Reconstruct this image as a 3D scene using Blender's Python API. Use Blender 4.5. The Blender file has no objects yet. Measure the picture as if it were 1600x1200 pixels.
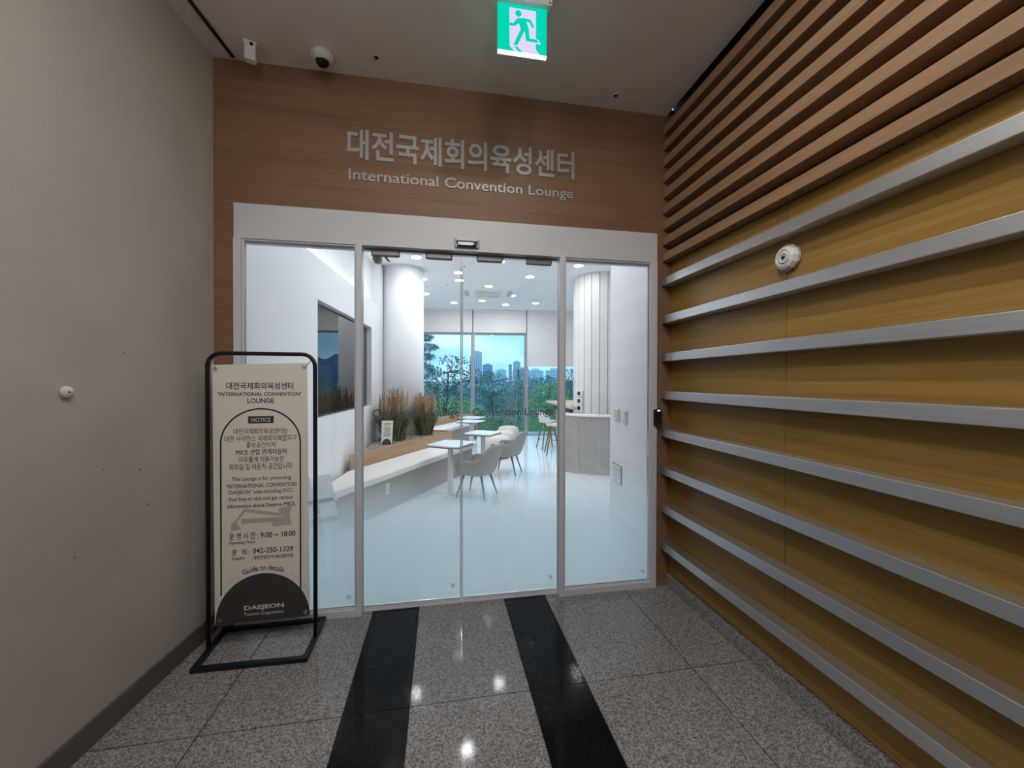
import bpy, bmesh, math, random
import numpy as np
from mathutils import Matrix, Vector, Euler

S = bpy.context.scene
COL = S.collection
PI = math.pi
random.seed(7)
RNG = np.random.default_rng(7)

# ------------------------------------------------------------------ camera
cam_data = bpy.data.cameras.new('camera')
cam_data.sensor_fit = 'HORIZONTAL'
cam_data.sensor_width = 36.0
cam_data.lens = 617.94 * 36.0 / 1600.0
cam_data.clip_start = 0.02
cam_data.clip_end = 9000
cam = bpy.data.objects.new('camera', cam_data)
COL.objects.link(cam)
YAW, PITCH, ROLL = 0.17662, -0.00836, 0.00246
fwd = Vector((math.sin(YAW) * math.cos(PITCH), math.cos(YAW) * math.cos(PITCH), math.sin(PITCH)))
right = Vector((math.cos(YAW), -math.sin(YAW), 0))
up = right.cross(fwd)
r2 = right * math.cos(ROLL) + up * math.sin(ROLL)
u2 = up * math.cos(ROLL) - right * math.sin(ROLL)
cam.matrix_world = Matrix(((r2.x, u2.x, -fwd.x, 1.3405), (r2.y, u2.y, -fwd.y, -2.6446), (r2.z, u2.z, -fwd.z, 1.5), (0, 0, 0, 1)))
S.camera = cam

# ------------------------------------------------------------------ view, sky
S.view_settings.view_transform = 'Standard'
S.view_settings.look = 'None'
S.view_settings.exposure = 0.0
S.view_settings.gamma = 1.0
S.view_settings.use_curve_mapping = False
S.cycles.use_denoising = True
S.cycles.max_bounces = 12
S.cycles.diffuse_bounces = 6
S.cycles.glossy_bounces = 5
S.cycles.transmission_bounces = 8
S.cycles.transparent_max_bounces = 16
S.cycles.sample_clamp_indirect = 6.0
S.cycles.caustics_reflective = False
S.cycles.caustics_refractive = False

w = bpy.data.worlds.new('sky'); S.world = w; w.use_nodes = True
nt = w.node_tree; nt.nodes.clear()
o_ = nt.nodes.new('ShaderNodeOutputWorld'); bg = nt.nodes.new('ShaderNodeBackground')
tc = nt.nodes.new('ShaderNodeTexCoord'); mp = nt.nodes.new('ShaderNodeMapping')
mp.inputs['Scale'].default_value = (2.0, 2.0, 9.0)
nz = nt.nodes.new('ShaderNodeTexNoise'); nz.inputs['Scale'].default_value = 1.6; nz.inputs['Detail'].default_value = 6
rp = nt.nodes.new('ShaderNodeValToRGB')
rp.color_ramp.elements[0].position = 0.38; rp.color_ramp.elements[0].color = (0.24, 0.52, 0.80, 1)
rp.color_ramp.elements[1].position = 0.66; rp.color_ramp.elements[1].color = (0.58, 0.80, 0.92, 1)
nt.links.new(tc.outputs['Generated'], mp.inputs['Vector']); nt.links.new(mp.outputs[0], nz.inputs['Vector'])
nt.links.new(nz.outputs['Fac'], rp.inputs['Fac']); nt.links.new(rp.outputs[0], bg.inputs['Color'])
bg.inputs['Strength'].default_value = 1.9
nt.links.new(bg.outputs[0], o_.inputs['Surface'])

LOUNGE_LAMP = 112.0       # strength of the lounge downlights' diffusers
HALL_FILL = 17.0        # strength of the added corridor globes
DOWN_FILL = 165.0         # strength of the added corridor downlights' diffusers

# ------------------------------------------------------------------ materials
def new_mat(name):
    m = bpy.data.materials.new(name); m.use_nodes = True
    n = m.node_tree; b = n.nodes['Principled BSDF']
    return m, n, b

def mat(name, col, rough=0.5, metal=0.0, spec=0.5, var=0.0, vscale=8.0, bump=0.0, bscale=200.0, stretch=(1, 1, 1), coat=0.0):
    m, n, b = new_mat(name)
    b.inputs['Base Color'].default_value = (*col, 1)
    b.inputs['Roughness'].default_value = rough
    b.inputs['Metallic'].default_value = metal
    b.inputs['Specular IOR Level'].default_value = spec
    b.inputs['Coat Weight'].default_value = coat
    t = n.nodes.new('ShaderNodeTexCoord'); mpn = n.nodes.new('ShaderNodeMapping')
    mpn.inputs['Scale'].default_value = stretch
    n.links.new(t.outputs['Object'], mpn.inputs['Vector'])
    if var:
        z = n.nodes.new('ShaderNodeTexNoise'); z.inputs['Scale'].default_value = vscale; z.inputs['Detail'].default_value = 5
        n.links.new(mpn.outputs[0], z.inputs['Vector'])
        r = n.nodes.new('ShaderNodeValToRGB')
        r.color_ramp.elements[0].position = .3; r.color_ramp.elements[1].position = .7
        r.color_ramp.elements[0].color = (*[c * (1 - var) for c in col], 1)
        r.color_ramp.elements[1].color = (*[min(1, c * (1 + var)) for c in col], 1)
        n.links.new(z.outputs['Fac'], r.inputs['Fac']); n.links.new(r.outputs[0], b.inputs['Base Color'])
    if bump:
        z2 = n.nodes.new('ShaderNodeTexNoise'); z2.inputs['Scale'].default_value = bscale; z2.inputs['Detail'].default_value = 3
        n.links.new(mpn.outputs[0], z2.inputs['Vector'])
        bp = n.nodes.new('ShaderNodeBump'); bp.inputs['Strength'].default_value = bump; bp.inputs['Distance'].default_value = .003
        n.links.new(z2.outputs['Fac'], bp.inputs['Height']); n.links.new(bp.outputs[0], b.inputs['Normal'])
    return m

def wood(name, dark, mid, light, axis, rough=0.45, fine=60.0):
    """Straight-grained veneer running along AXIS."""
    m, n, b = new_mat(name)
    b.inputs['Roughness'].default_value = rough
    b.inputs['Specular IOR Level'].default_value = .4
    t = n.nodes.new('ShaderNodeTexCoord')
    def layer(across, along, detail):
        mpn = n.nodes.new('ShaderNodeMapping'); sc = [across] * 3; sc[axis] = along
        mpn.inputs['Scale'].default_value = sc
        z = n.nodes.new('ShaderNodeTexNoise'); z.inputs['Scale'].default_value = 1.0; z.inputs['Detail'].default_value = detail
        z.inputs['Roughness'].default_value = .6
        n.links.new(t.outputs['Object'], mpn.inputs['Vector']); n.links.new(mpn.outputs[0], z.inputs['Vector'])
        return z
    a = layer(9.0, .5, 4); c = layer(fine, 1.1, 5)
    mx = n.nodes.new('ShaderNodeMath'); mx.operation = 'MULTIPLY_ADD'; mx.inputs[1].default_value = .55
    ml = n.nodes.new('ShaderNodeMath'); ml.operation = 'MULTIPLY'; ml.inputs[1].default_value = .45
    n.links.new(c.outputs['Fac'], ml.inputs[0]); n.links.new(a.outputs['Fac'], mx.inputs[0]); n.links.new(ml.outputs[0], mx.inputs[2])
    r = n.nodes.new('ShaderNodeValToRGB'); e = r.color_ramp.elements
    e[0].position = .36; e[0].color = (*dark, 1); e[1].position = .66; e[1].color = (*light, 1)
    k = e.new(.5); k.color = (*mid, 1)
    n.links.new(mx.outputs[0], r.inputs['Fac']); n.links.new(r.outputs[0], b.inputs['Base Color'])
    return m

def granite(name, stops, scale=140.0, rough=0.12, spec=0.5):
    m, n, b = new_mat(name)
    t = n.nodes.new('ShaderNodeTexCoord')
    v = n.nodes.new('ShaderNodeTexVoronoi'); v.inputs['Scale'].default_value = scale
    n.links.new(t.outputs['Object'], v.inputs['Vector'])
    z = n.nodes.new('ShaderNodeTexNoise'); z.inputs['Scale'].default_value = scale * .45; z.inputs['Detail'].default_value = 3
    n.links.new(t.outputs['Object'], z.inputs['Vector'])
    sp = n.nodes.new('ShaderNodeSeparateColor'); n.links.new(v.outputs['Color'], sp.inputs[0])
    mx = n.nodes.new('ShaderNodeMath'); mx.operation = 'MULTIPLY_ADD'; mx.inputs[1].default_value = .5
    ml = n.nodes.new('ShaderNodeMath'); ml.operation = 'MULTIPLY'; ml.inputs[1].default_value = .5
    n.links.new(z.outputs['Fac'], ml.inputs[0]); n.links.new(sp.outputs[0], mx.inputs[0]); n.links.new(ml.outputs[0], mx.inputs[2])
    r = n.nodes.new('ShaderNodeValToRGB'); e = r.color_ramp.elements
    e[0].position, e[0].color = stops[0][0], (*stops[0][1], 1)
    e[1].position, e[1].color = stops[-1][0], (*stops[-1][1], 1)
    for p, c in stops[1:-1]:
        k = e.new(p); k.color = (*c, 1)
    n.links.new(mx.outputs[0], r.inputs['Fac']); n.links.new(r.outputs[0], b.inputs['Base Color'])
    b.inputs['Roughness'].default_value = rough; b.inputs['Specular IOR Level'].default_value = spec
    return m

def emit(name, col, strength):
    m = bpy.data.materials.new(name); m.use_nodes = True; n = m.node_tree; n.nodes.clear()
    o = n.nodes.new('ShaderNodeOutputMaterial'); e = n.nodes.new('ShaderNodeEmission')
    e.inputs['Color'].default_value = (*col, 1); e.inputs['Strength'].default_value = strength
    n.links.new(e.outputs[0], o.inputs['Surface'])
    return m

def glass(name, tint, ior=1.45):
    """A thin clear pane: see-through, with the mirror share a pane has at each angle."""
    m = bpy.data.materials.new(name); m.use_nodes = True; n = m.node_tree; n.nodes.clear()
    o = n.nodes.new('ShaderNodeOutputMaterial'); mx = n.nodes.new('ShaderNodeMixShader')
    tr = n.nodes.new('ShaderNodeBsdfTransparent'); gl = n.nodes.new('ShaderNodeBsdfGlossy'); fr = n.nodes.new('ShaderNodeFresnel')
    tr.inputs['Color'].default_value = (*tint, 1); gl.inputs['Roughness'].default_value = 0.0
    fr.inputs['IOR'].default_value = ior
    n.links.new(fr.outputs[0], mx.inputs[0]); n.links.new(tr.outputs[0], mx.inputs[1]); n.links.new(gl.outputs[0], mx.inputs[2])
    n.links.new(mx.outputs[0], o.inputs['Surface'])
    return m

def film_mat(name):
    """White privacy film printed as a gradient: dense at the foot of the pane, none from about a metre up."""
    m = bpy.data.materials.new(name); m.use_nodes = True; n = m.node_tree; n.nodes.clear()
    o = n.nodes.new('ShaderNodeOutputMaterial'); mx = n.nodes.new('ShaderNodeMixShader')
    tr = n.nodes.new('ShaderNodeBsdfTransparent')
    tl = n.nodes.new('ShaderNodeBsdfTranslucent'); df = n.nodes.new('ShaderNodeBsdfDiffuse'); m2 = n.nodes.new('ShaderNodeMixShader')
    tl.inputs['Color'].default_value = (.76, .93, .98, 1); df.inputs['Color'].default_value = (.80, .90, .93, 1)
    m2.inputs[0].default_value = .3
    t = n.nodes.new('ShaderNodeTexCoord'); sp = n.nodes.new('ShaderNodeSeparateXYZ')
    n.links.new(t.outputs['Object'], sp.inputs[0])
    mr = n.nodes.new('ShaderNodeMapRange'); mr.interpolation_type = 'SMOOTHSTEP'
    mr.inputs['From Min'].default_value = .97; mr.inputs['From Max'].default_value = .42
    mr.inputs['To Min'].default_value = 0.0; mr.inputs['To Max'].default_value = .95
    n.links.new(sp.outputs['Z'], mr.inputs['Value'])
    n.links.new(tl.outputs[0], m2.inputs[1]); n.links.new(df.outputs[0], m2.inputs[2])
    # the print is a fine grain of opaque specks that gets denser towards the foot
    wn = n.nodes.new('ShaderNodeTexWhiteNoise'); wn.noise_dimensions = '3D'
    lt_ = n.nodes.new('ShaderNodeMath'); lt_.operation = 'LESS_THAN'
    n.links.new(t.outputs['Object'], wn.inputs['Vector']); n.links.new(wn.outputs['Value'], lt_.inputs[0]); n.links.new(mr.outputs[0], lt_.inputs[1])
    n.links.new(lt_.outputs[0], mx.inputs[0]); n.links.new(tr.outputs[0], mx.inputs[1]); n.links.new(m2.outputs[0], mx.inputs[2])
    n.links.new(mx.outputs[0], o.inputs['Surface'])
    return m

def edge_mat(name):
    """Ground glass edge: passes the lounge's light on as a pale glow."""
    m = bpy.data.materials.new(name); m.use_nodes = True; n = m.node_tree; n.nodes.clear()
    o = n.nodes.new('ShaderNodeOutputMaterial'); tl = n.nodes.new('ShaderNodeBsdfTranslucent'); gl = n.nodes.new('ShaderNodeBsdfGlossy'); mx = n.nodes.new('ShaderNodeMixShader')
    tl.inputs['Color'].default_value = (.9, .97, 1, 1); gl.inputs['Roughness'].default_value = .15; mx.inputs[0].default_value = .15
    df = n.nodes.new('ShaderNodeBsdfDiffuse'); df.inputs['Color'].default_value = (.9, .95, .97, 1); ad = n.nodes.new('ShaderNodeMixShader'); ad.inputs[0].default_value = .45
    n.links.new(tl.outputs[0], ad.inputs[1]); n.links.new(df.outputs[0], ad.inputs[2])
    n.links.new(ad.outputs[0], mx.inputs[1]); n.links.new(gl.outputs[0], mx.inputs[2]); n.links.new(mx.outputs[0], o.inputs['Surface'])
    return m

M = {}
M['hall_wall'] = mat('beige_wallpaper', (.50, .47, .43), .75, var=.05, vscale=3, bump=.5, bscale=260)
M['hall_ceiling'] = mat('ceiling_paint', (.86, .82, .80), .85, var=.03, vscale=5, bump=.2, bscale=300)
M['skirting'] = mat('dark_skirting', (.13, .115, .11), .45)
M['wood_brown'] = wood('brown_veneer', (.215, .115, .064), (.272, .148, .086), (.32, .18, .107), 0, .5)
M['wood_batten'] = wood('batten_veneer', (.27, .155, .087), (.345, .205, .118), (.40, .245, .143), 1, .5)
M['wood_gold'] = wood('golden_veneer', (.27, .150, .034), (.36, .208, .050), (.46, .275, .076), 1, .33, 90)
M['wood_backing'] = mat('dark_backing', (.055, .03, .018), .8)  # dark brown of the board behind the battens
M['steel'] = mat('brushed_steel', (.79, .81, .84), .42, 1.0, var=.06, vscale=3, stretch=(60, .6, 60))
M['granite'] = granite('grey_granite', [(.22, (.12, .112, .11)), (.40, (.225, .21, .207)), (.55, (.335, .318, .312)), (.75, (.46, .445, .44))], 180, .075, .4)
M['granite_black'] = granite('black_granite', [(.3, (.006, .006, .007)), (.8, (.016, .016, .018))], 220, .09, .13)
M['grout'] = mat('grout', (.05, .045, .04), .9)
M['frame_white'] = mat('door_frame_paint', (.74, .75, .78), .42)
M['frame_edge'] = mat('window_frame_paint', (.76, .78, .84), .35)
M['glass'] = glass('door_glass', (.975, .985, .99))
M['glass_edge'] = edge_mat('polished_glass_edge')
M['window_glass'] = glass('blue_window_glass', (.76, .92, .98), 1.5)
M['film'] = film_mat('gradient_film')
M['clamp'] = mat('grey_clamp_metal', (.32, .31, .33), .4, .3)
M['letter_wall'] = mat('silver_lettering', (.46, .44, .43), .4, .25)
M['letter_dark'] = mat('dark_print', (.012, .012, .014), .6)
M['letter_glass'] = mat('grey_vinyl_lettering', (.15, .15, .16), .5)
M['black_metal'] = mat('black_powder_coat', (.008, .008, .010), .42)
M['chrome'] = mat('chrome', (.8, .8, .8), .15, 1.0)
M['banner'] = mat('cream_banner_vinyl', (.92, .89, .81), .5, var=.02, vscale=2)
M['banner_dark'] = mat('charcoal_print', (.055, .050, .050), .55)
M['banner_grey'] = mat('grey_print', (.56, .53, .475), .6)
M['banner_white'] = mat('white_print', (.75, .74, .72), .6)
M['clear_film'] = glass('clear_vinyl', (.9, .9, .9), 1.3)
M['white_plastic'] = mat('white_plastic', (.80, .80, .79), .35)
M['pale_plastic'] = mat('pale_plastic', (.72, .71, .69), .4)
M['black_plastic'] = mat('black_plastic', (.01, .01, .012), .25)
M['black_gloss'] = mat('black_gloss', (.004, .004, .005), .05)
M['lounge_white'] = mat('white_wall_paint', (.85, .86, .87), .6)
M['lounge_ceiling'] = mat('white_ceiling_paint', (.94, .95, .96), .7)
M['lounge_floor'] = mat('pale_epoxy_floor', (.80, .85, .88), .12, 0, .5, var=.03, vscale=1.5)
M['reveal'] = mat('grey_reveal', (.55, .55, .56), .5)
M['screen'] = mat('screen_glass', (.004, .005, .007), .02, 0, .6)
M['bench_body'] = mat('beige_laminate', (.36, .33, .295), .5)
M['bench_top'] = mat('cream_upholstery', (.80, .78, .74), .6, bump=.2, bscale=400)
M['light_oak'] = wood('light_oak', (.40, .25, .145), (.46, .30, .18), (.52, .35, .215), 0, .5)
M['gravel'] = granite('gravel', [(.2, (.12, .10, .08)), (.5, (.32, .28, .23)), (.8, (.60, .55, .48))], 60, .9, .1)
M['table_top'] = mat('white_tabletop', (.80, .85, .90), .25)
M['table_edge'] = mat('table_edge', (.16, .14, .13), .5)
M['table_white'] = mat('white_powder_coat', (.78, .79, .80), .4)
M['chair_shell'] = mat('grey_chair_shell', (.36, .355, .35), .55, bump=.2, bscale=300)
M['chair_leg'] = mat('dark_chair_leg', (.10, .105, .115), .4, .3)
M['pouf'] = mat('blush_upholstery', (.74, .69, .66), .8, bump=.3, bscale=350)
M['blade'] = mat('grass_blade', (.07, .105, .05), .6, var=.5, vscale=25)
M['blade_dry'] = mat('dry_grass_blade', (.30, .24, .10), .6, var=.4, vscale=25)
M['plume'] = mat('tan_plume', (.62, .46, .31), .9, var=.35, vscale=30)
M['counter_panel'] = mat('fluted_panel', (.60, .565, .55), .5)
M['counter_top'] = mat('white_countertop', (.90, .90, .89), .3)
M['column_panel'] = mat('white_column_panel', (.80, .79, .77), .45)
M['bar_wood'] = wood('bar_wood', (.50, .40, .30), (.60, .49, .37), (.66, .55, .43), 1, .4)
M['stool_wood'] = mat('brown_stool_wood', (.22, .13, .07), .5)
M['dark_wood'] = mat('dark_brown_apron', (.10, .065, .045), .5)
M['blind'] = mat('roller_blind_fabric', (.76, .745, .72), .85, bump=.1, bscale=500)
M['mullion'] = mat('grey_mullion', (.36, .37, .40), .4, .3)
M['bark'] = mat('bark', (.09, .075, .065), .9, var=.3, vscale=10)
M['brochure'] = mat('brochure_paper', (.80, .83, .86), .6)
M['ground'] = mat('outdoor_ground', (.34, .38, .36), .9, var=.4, vscale=.25)
M['stain'] = mat('wall_scuff', (.24, .20, .17), .9)
M['lamp'] = emit('lounge_lamp', (.97, .975, 1.0), LOUNGE_LAMP)
M['hall_fill'] = emit('hall_fill', (1.0, .975, .94), HALL_FILL)
M['down_fill'] = emit('downlight_fill', (1.0, .975, .94), DOWN_FILL)
M['cove'] = emit('cove_led', (.93, .98, 1.0), 8.0)
M['exit_green'] = emit('exit_green', (.0, .62, .42), 1.1)
M['exit_white'] = emit('exit_white', (.80, .72, 1.0), .95)
M['exit_strip'] = emit('exit_strip', (.9, 1.0, 1.0), 2.2)
M['led_blue'] = emit('led_blue', (.1, .08, 1.0), 2.0)

# ------------------------------------------------------------------ geometry helpers
class MB:
    """Collects shapes and links them as one mesh object."""
    def __init__(self):
        self.v = []; self.f = []; self.m = []; self.s = []
    def add(self, vs, fs, mi=0, smooth=False):
        b = len(self.v); self.v += [tuple(p) for p in vs]
        for f in fs:
            self.f.append([i + b for i in f]); self.m.append(mi); self.s.append(smooth)
        return self
    def box(self, x0, x1, y0, y1, z0, z1, mi=0):
        vs = [(x0, y0, z0), (x1, y0, z0), (x1, y1, z0), (x0, y1, z0), (x0, y0, z1), (x1, y0, z1), (x1, y1, z1), (x0, y1, z1)]
        return self.add(vs, [(0, 3, 2, 1), (4, 5, 6, 7), (0, 1, 5, 4), (1, 2, 6, 5), (2, 3, 7, 6), (3, 0, 4, 7)], mi)
    def prism(self, poly, z0, z1, mi=0, smooth=False):
        """POLY counter-clockwise in xy, raised from z0 to z1."""
        n = len(poly)
        self.add([(x, y, z0) for x, y in poly] + [(x, y, z1) for x, y in poly],
                 [list(range(n))[::-1], list(range(n, 2 * n))] , mi)
        self.add([(x, y, z0) for x, y in poly] + [(x, y, z1) for x, y in poly],
                 [(i, (i + 1) % n, n + (i + 1) % n, n + i) for i in range(n)], mi, smooth)
        return self
    def plate(self, poly, y0, y1, mi=0):
        """POLY in xz, thickness from y0 (towards the viewer) to y1."""
        n = len(poly)
        self.add([(x, y0, z) for x, z in poly] + [(x, y1, z) for x, z in poly],
                 [list(range(n)), list(range(n, 2 * n))[::-1]] + [(i, n + i, n + (i + 1) % n, (i + 1) % n) for i in range(n)], mi)
        return self
    def tube(self, pts, rad, k=10, mi=0, closed=False, caps=True):
        pts = [Vector(p) for p in pts]; n = len(pts)
        rads = rad if isinstance(rad, (list, tuple)) else [rad] * n
        vs = []; prev = None
        for i, p in enumerate(pts):
            a = pts[(i - 1) % n] if (closed or i > 0) else p
            b = pts[(i + 1) % n] if (closed or i < n - 1) else p
            t = (b - a).normalized()
            if prev is None:
                ref = Vector((0, 0, 1)) if abs(t.z) < .9 else Vector((1, 0, 0))
                x = t.cross(ref).normalized()
            else:
                x = (prev - t * prev.dot(t)).normalized()
            prev = x; y = t.cross(x)
            for j in range(k):
                an = 2 * PI * j / k
                vs.append(p + (x * math.cos(an) + y * math.sin(an)) * rads[i])
        fs = []
        for i in range(n if closed else n - 1):
            for j in range(k):
                a, b = i * k + j, i * k + (j + 1) % k
                c, d = ((i + 1) % n) * k + (j + 1) % k, ((i + 1) % n) * k + j
                fs.append((a, b, c, d))
        self.add(vs, fs, mi, True)
        if not closed and caps:
            self.add(vs[:k], [list(range(k))[::-1]], mi); self.add(vs[-k:], [list(range(k))], mi)
        return self
    def bar(self, pts, w, h, mi=0):
        """A square-section bar through two points."""
        a, b = Vector(pts[0]), Vector(pts[1]); t = (b - a).normalized()
        ref = Vector((0, 0, 1)) if abs(t.z) < .9 else Vector((0, 1, 0))
        x = t.cross(ref).normalized() * w / 2; y = x.cross(t).normalized() * h / 2
        vs = [a - x - y, a + x - y, a + x + y, a - x + y, b - x - y, b + x - y, b + x + y, b - x + y]
        return self.add(vs, [(0, 1, 2, 3), (7, 6, 5, 4), (0, 4, 5, 1), (1, 5, 6, 2), (2, 6, 7, 3), (3, 7, 4, 0)], mi)
    def lathe(self, prof, k=32, mi=0, mat4=None, smooth=True, caps=True):
        """PROF: (radius, z) from the bottom up, turned about z."""
        vs = []
        for r, z in prof:
            for j in range(k):
                a = 2 * PI * j / k; p = Vector((r * math.cos(a), r * math.sin(a), z))
                vs.append(mat4 @ p if mat4 else p)
        fs = [(i * k + j, i * k + (j + 1) % k, (i + 1) * k + (j + 1) % k, (i + 1) * k + j) for i in range(len(prof) - 1) for j in range(k)]
        self.add(vs, fs, mi, smooth)
        if caps and prof[0][0] > 1e-6: self.add(vs[:k], [list(range(k))[::-1]], mi)
        if caps and prof[-1][0] > 1e-6: self.add(vs[-k:], [list(range(k))], mi)
        return self
    def build(self, name, mats, parent=None, bevel=0.0, seg=2, loc=None, rz=0.0, fix=True):
        me = bpy.data.meshes.new(name)
        me.from_pydata(self.v, [], self.f)
        for m in (mats if isinstance(mats, (list, tuple)) else [mats]): me.materials.append(m)
        me.polygons.foreach_set('material_index', self.m)
        me.polygons.foreach_set('use_smooth', self.s)
        if fix:
            bm = bmesh.new(); bm.from_mesh(me)
            bmesh.ops.remove_doubles(bm, verts=bm.verts, dist=1e-6)
            bmesh.ops.recalc_face_normals(bm, faces=bm.faces)
            bm.to_mesh(me); bm.free()
        me.update()
        ob = bpy.data.objects.new(name, me); COL.objects.link(ob)
        if parent is not None: ob.parent = parent
        if loc is not None: ob.location = loc
        ob.rotation_euler.z = rz
        if bevel:
            md = ob.modifiers.new('edge', 'BEVEL'); md.width = bevel; md.segments = seg; md.limit_method = 'ANGLE'
            md.angle_limit = math.radians(50)
        return ob

def tag(o, label, cat, group=None, kind=None):
    o['label'] = label; o['category'] = cat
    if group: o['group'] = group
    if kind: o['kind'] = kind
    return o

def thing(name, label, cat, loc=(0, 0, 0), rz=0.0, group=None):
    o = bpy.data.objects.new(name, None); COL.objects.link(o)
    o.location = loc; o.rotation_euler.z = rz; o.empty_display_size = .1
    return tag(o, label, cat, group)

def struct(o, label=None, cat=None):
    o['kind'] = 'structure'
    if label: o['label'] = label
    if cat: o['category'] = cat
    return o

def kids(o):
    return [c for c in COL.objects if c.parent == o]

def dup(root, loc, rz=None, label=None):
    r = root.copy(); COL.objects.link(r); r.location = loc
    if rz is not None: r.rotation_euler.z = rz
    if label: r['label'] = label
    for c0 in kids(root):
        c = c0.copy(); COL.objects.link(c); c.parent = r
        for g0 in kids(c0):
            g = g0.copy(); COL.objects.link(g); g.parent = c
    return r

def text_mesh(s, bold=0.0, depth=0.0, res=3):
    cu = bpy.data.curves.new('txt', 'FONT'); cu.body = s; cu.offset = bold; cu.extrude = depth; cu.resolution_u = res
    ob = bpy.data.objects.new('txt', cu); COL.objects.link(ob)
    dg = bpy.context.evaluated_depsgraph_get(); dg.update()
    me = bpy.data.meshes.new_from_object(ob.evaluated_get(dg))
    bpy.data.objects.remove(ob); bpy.data.curves.remove(cu)
    co = np.empty(len(me.vertices) * 3); me.vertices.foreach_get('co', co); co = co.reshape(-1, 3)
    return me, co

def lettering(s, x0, x1, z0, z1, y, m, parent, bold=0.0, depth=0.0, name='lettering', flip=1):
    """Upright lettering facing -y: the text's own box fitted to x0..x1, z0..z1, at depth y."""
    me, co = text_mesh(s, bold, depth)
    lo, hi = co.min(0), co.max(0)
    sx = (x1 - x0) / (hi[0] - lo[0]); sz = (z1 - z0) / (hi[1] - lo[1])
    out = np.empty_like(co)
    out[:, 0] = x0 + (co[:, 0] - lo[0]) * sx; out[:, 2] = z0 + (co[:, 1] - lo[1]) * sz
    out[:, 1] = y - co[:, 2] * (1.0 if depth else 0.0)
    me.vertices.foreach_set('co', out.ravel()); me.materials.clear(); me.materials.append(m)
    for p in me.polygons: p.material_index = 0
    me.update(); me.name = name
    ob = bpy.data.objects.new(name, me); COL.objects.link(ob); ob.parent = parent
    return ob

# ================================================================== THE CORRIDOR
W = 2.975; XL, XR = .1127, 2.8736; HT = 2.5644; HC = 3.4216; LA = .0986
YB = -7.0

# floor: polished granite tiles with two black strips
xs = [-1.42, -.84, -.255, .3296, .9058, 1.1979, 1.766, 2.0523, 2.6327, 3.02]
ys = [.10, -.787, -1.687, -2.587, -3.487, -4.387, -5.287, -6.187, -7.0]
fb = MB(); g = .0028
fb.box(xs[0], xs[-1], YB, .10, -.06, -.004, 2)
for i in range(len(xs) - 1):
    black = i in (4, 6)
    for j in range(len(ys) - 1):
        fb.box(xs[i] + g * (not black), xs[i + 1] - g * (not black), ys[j + 1] + g, ys[j] - g, -.004, 0, 1 if black else 0)
struct(fb.build('floor', [M['granite'], M['granite_black'], M['grout']]), 'polished grey granite floor with two black inlaid strips', 'floor')

# left wall (slightly splayed), its skirting and ceiling slot
lw = MB().box(-.15, 0, -7.1, 0, 0, HC + .05)
struct(lw.build('wall_left', M['hall_wall'], rz=-math.atan(LA)), 'beige papered corridor wall with a few small scuffs', 'wall')
bb = MB().box(0.0, .013, -7.1, -.0, 0, .105)
struct(bb.build('baseboard_left', M['skirting'], bevel=.003, rz=-math.atan(LA)), 'dark grey skirting along the beige wall', 'baseboard')

cl = MB()
cl.box(-1.3, 2.945, YB, 0.0, HC, HC + .12)
struct(cl.build('ceiling', M['hall_ceiling']), 'plain grey-beige corridor ceiling', 'ceiling')
sl = MB().box(.095, .107, -7, -.004, HC - .004, HC + .001).box(.135, .152, -7, -.004, HC - .004, HC + .001)
sl.box(.107, .135, -7, -.004, HC - .001, HC + .001, 1)
struct(sl.build('trim_1', [M['pale_plastic'], M['black_plastic']], rz=-math.atan(LA)), 'black slot with pale edges along the ceiling by the beige wall', 'trim')

# entrance wall
wf = MB()
wf.box(-.15, W + .1, 0, .12, HT - .06, HC + .05)
wf.box(-.15, XL, 0, .12, 0, HT - .06)
wf.box(XR, W + .1, 0, .12, 0, HT - .06)
struct(wf.build('wall_front', M['wood_brown']), 'brown wood veneer wall around the glass entrance', 'wall')

# right wall: golden panels under, dark backing behind the battens
wr = MB()
wr.box(3.000, 3.15, YB, 0, 0, HC + .1, 1)
for a, b in ((-.9845, -.002), (-2.20, -.9875), (-3.42, -2.203), (-4.64, -3.423), (-5.86, -4.643), (-6.99, -5.863)):
    wr.box(2.990, 3.002, a, b, .098, 2.358, 0)
wr.box(2.935, 3.15, YB, 0, HC + .1, HC + .14, 1)
struct(wr.build('wall_right', [M['wood_gold'], M['wood_backing']]), 'golden wood panelled wall behind the steel rails', 'wall')
bb = MB().box(2.966, 2.999, YB, 0, 0, .09)
struct(bb.build('baseboard_right', M['granite'], bevel=.002), 'low granite skirting under the golden panels', 'baseboard')
struct(MB().box(-1.4, 3.15, YB - .12, YB, 0, HC + .1).build('wall_back', M['hall_wall']), 'corridor end wall', 'wall')

# steel rails
ORD = ['lowest', 'second lowest', 'third from the floor', 'fourth from the floor', 'fifth from the floor', 'sixth from the floor', 'second highest', 'topmost']
for i in range(8):
    z1 = .3365 + .27236 * i
    r = MB().box(2.912, 2.9895, YB + .01, -.006, z1 - .056, z1)
    o = r.build('metal_rail', M['steel'], bevel=.0025)
    tag(o, f'brushed steel rail on the golden wood wall, {ORD[i]} of the eight', 'rail', 'steel rails on the golden wood wall')

# wooden battens
ORD2 = ['topmost', 'second from the ceiling', 'third from the ceiling', 'fourth from the ceiling', 'middle', 'fourth above the rails', 'third above the rails', 'second above the rails', 'lowest, just above the rails']
for i in range(9):
    z1 = 3.343 - .11435 * i
    z1 -= .006
    r = MB().box(2.920, 2.9995, YB + .01, -.004, z1 - .058, z1)
    o = r.build('timber_batten', M['wood_batten'], bevel=.002)
    tag(o, f'brown timber batten along the wall top, {ORD2[i]} of the nine', 'batten', 'timber battens above the steel rails')

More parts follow.
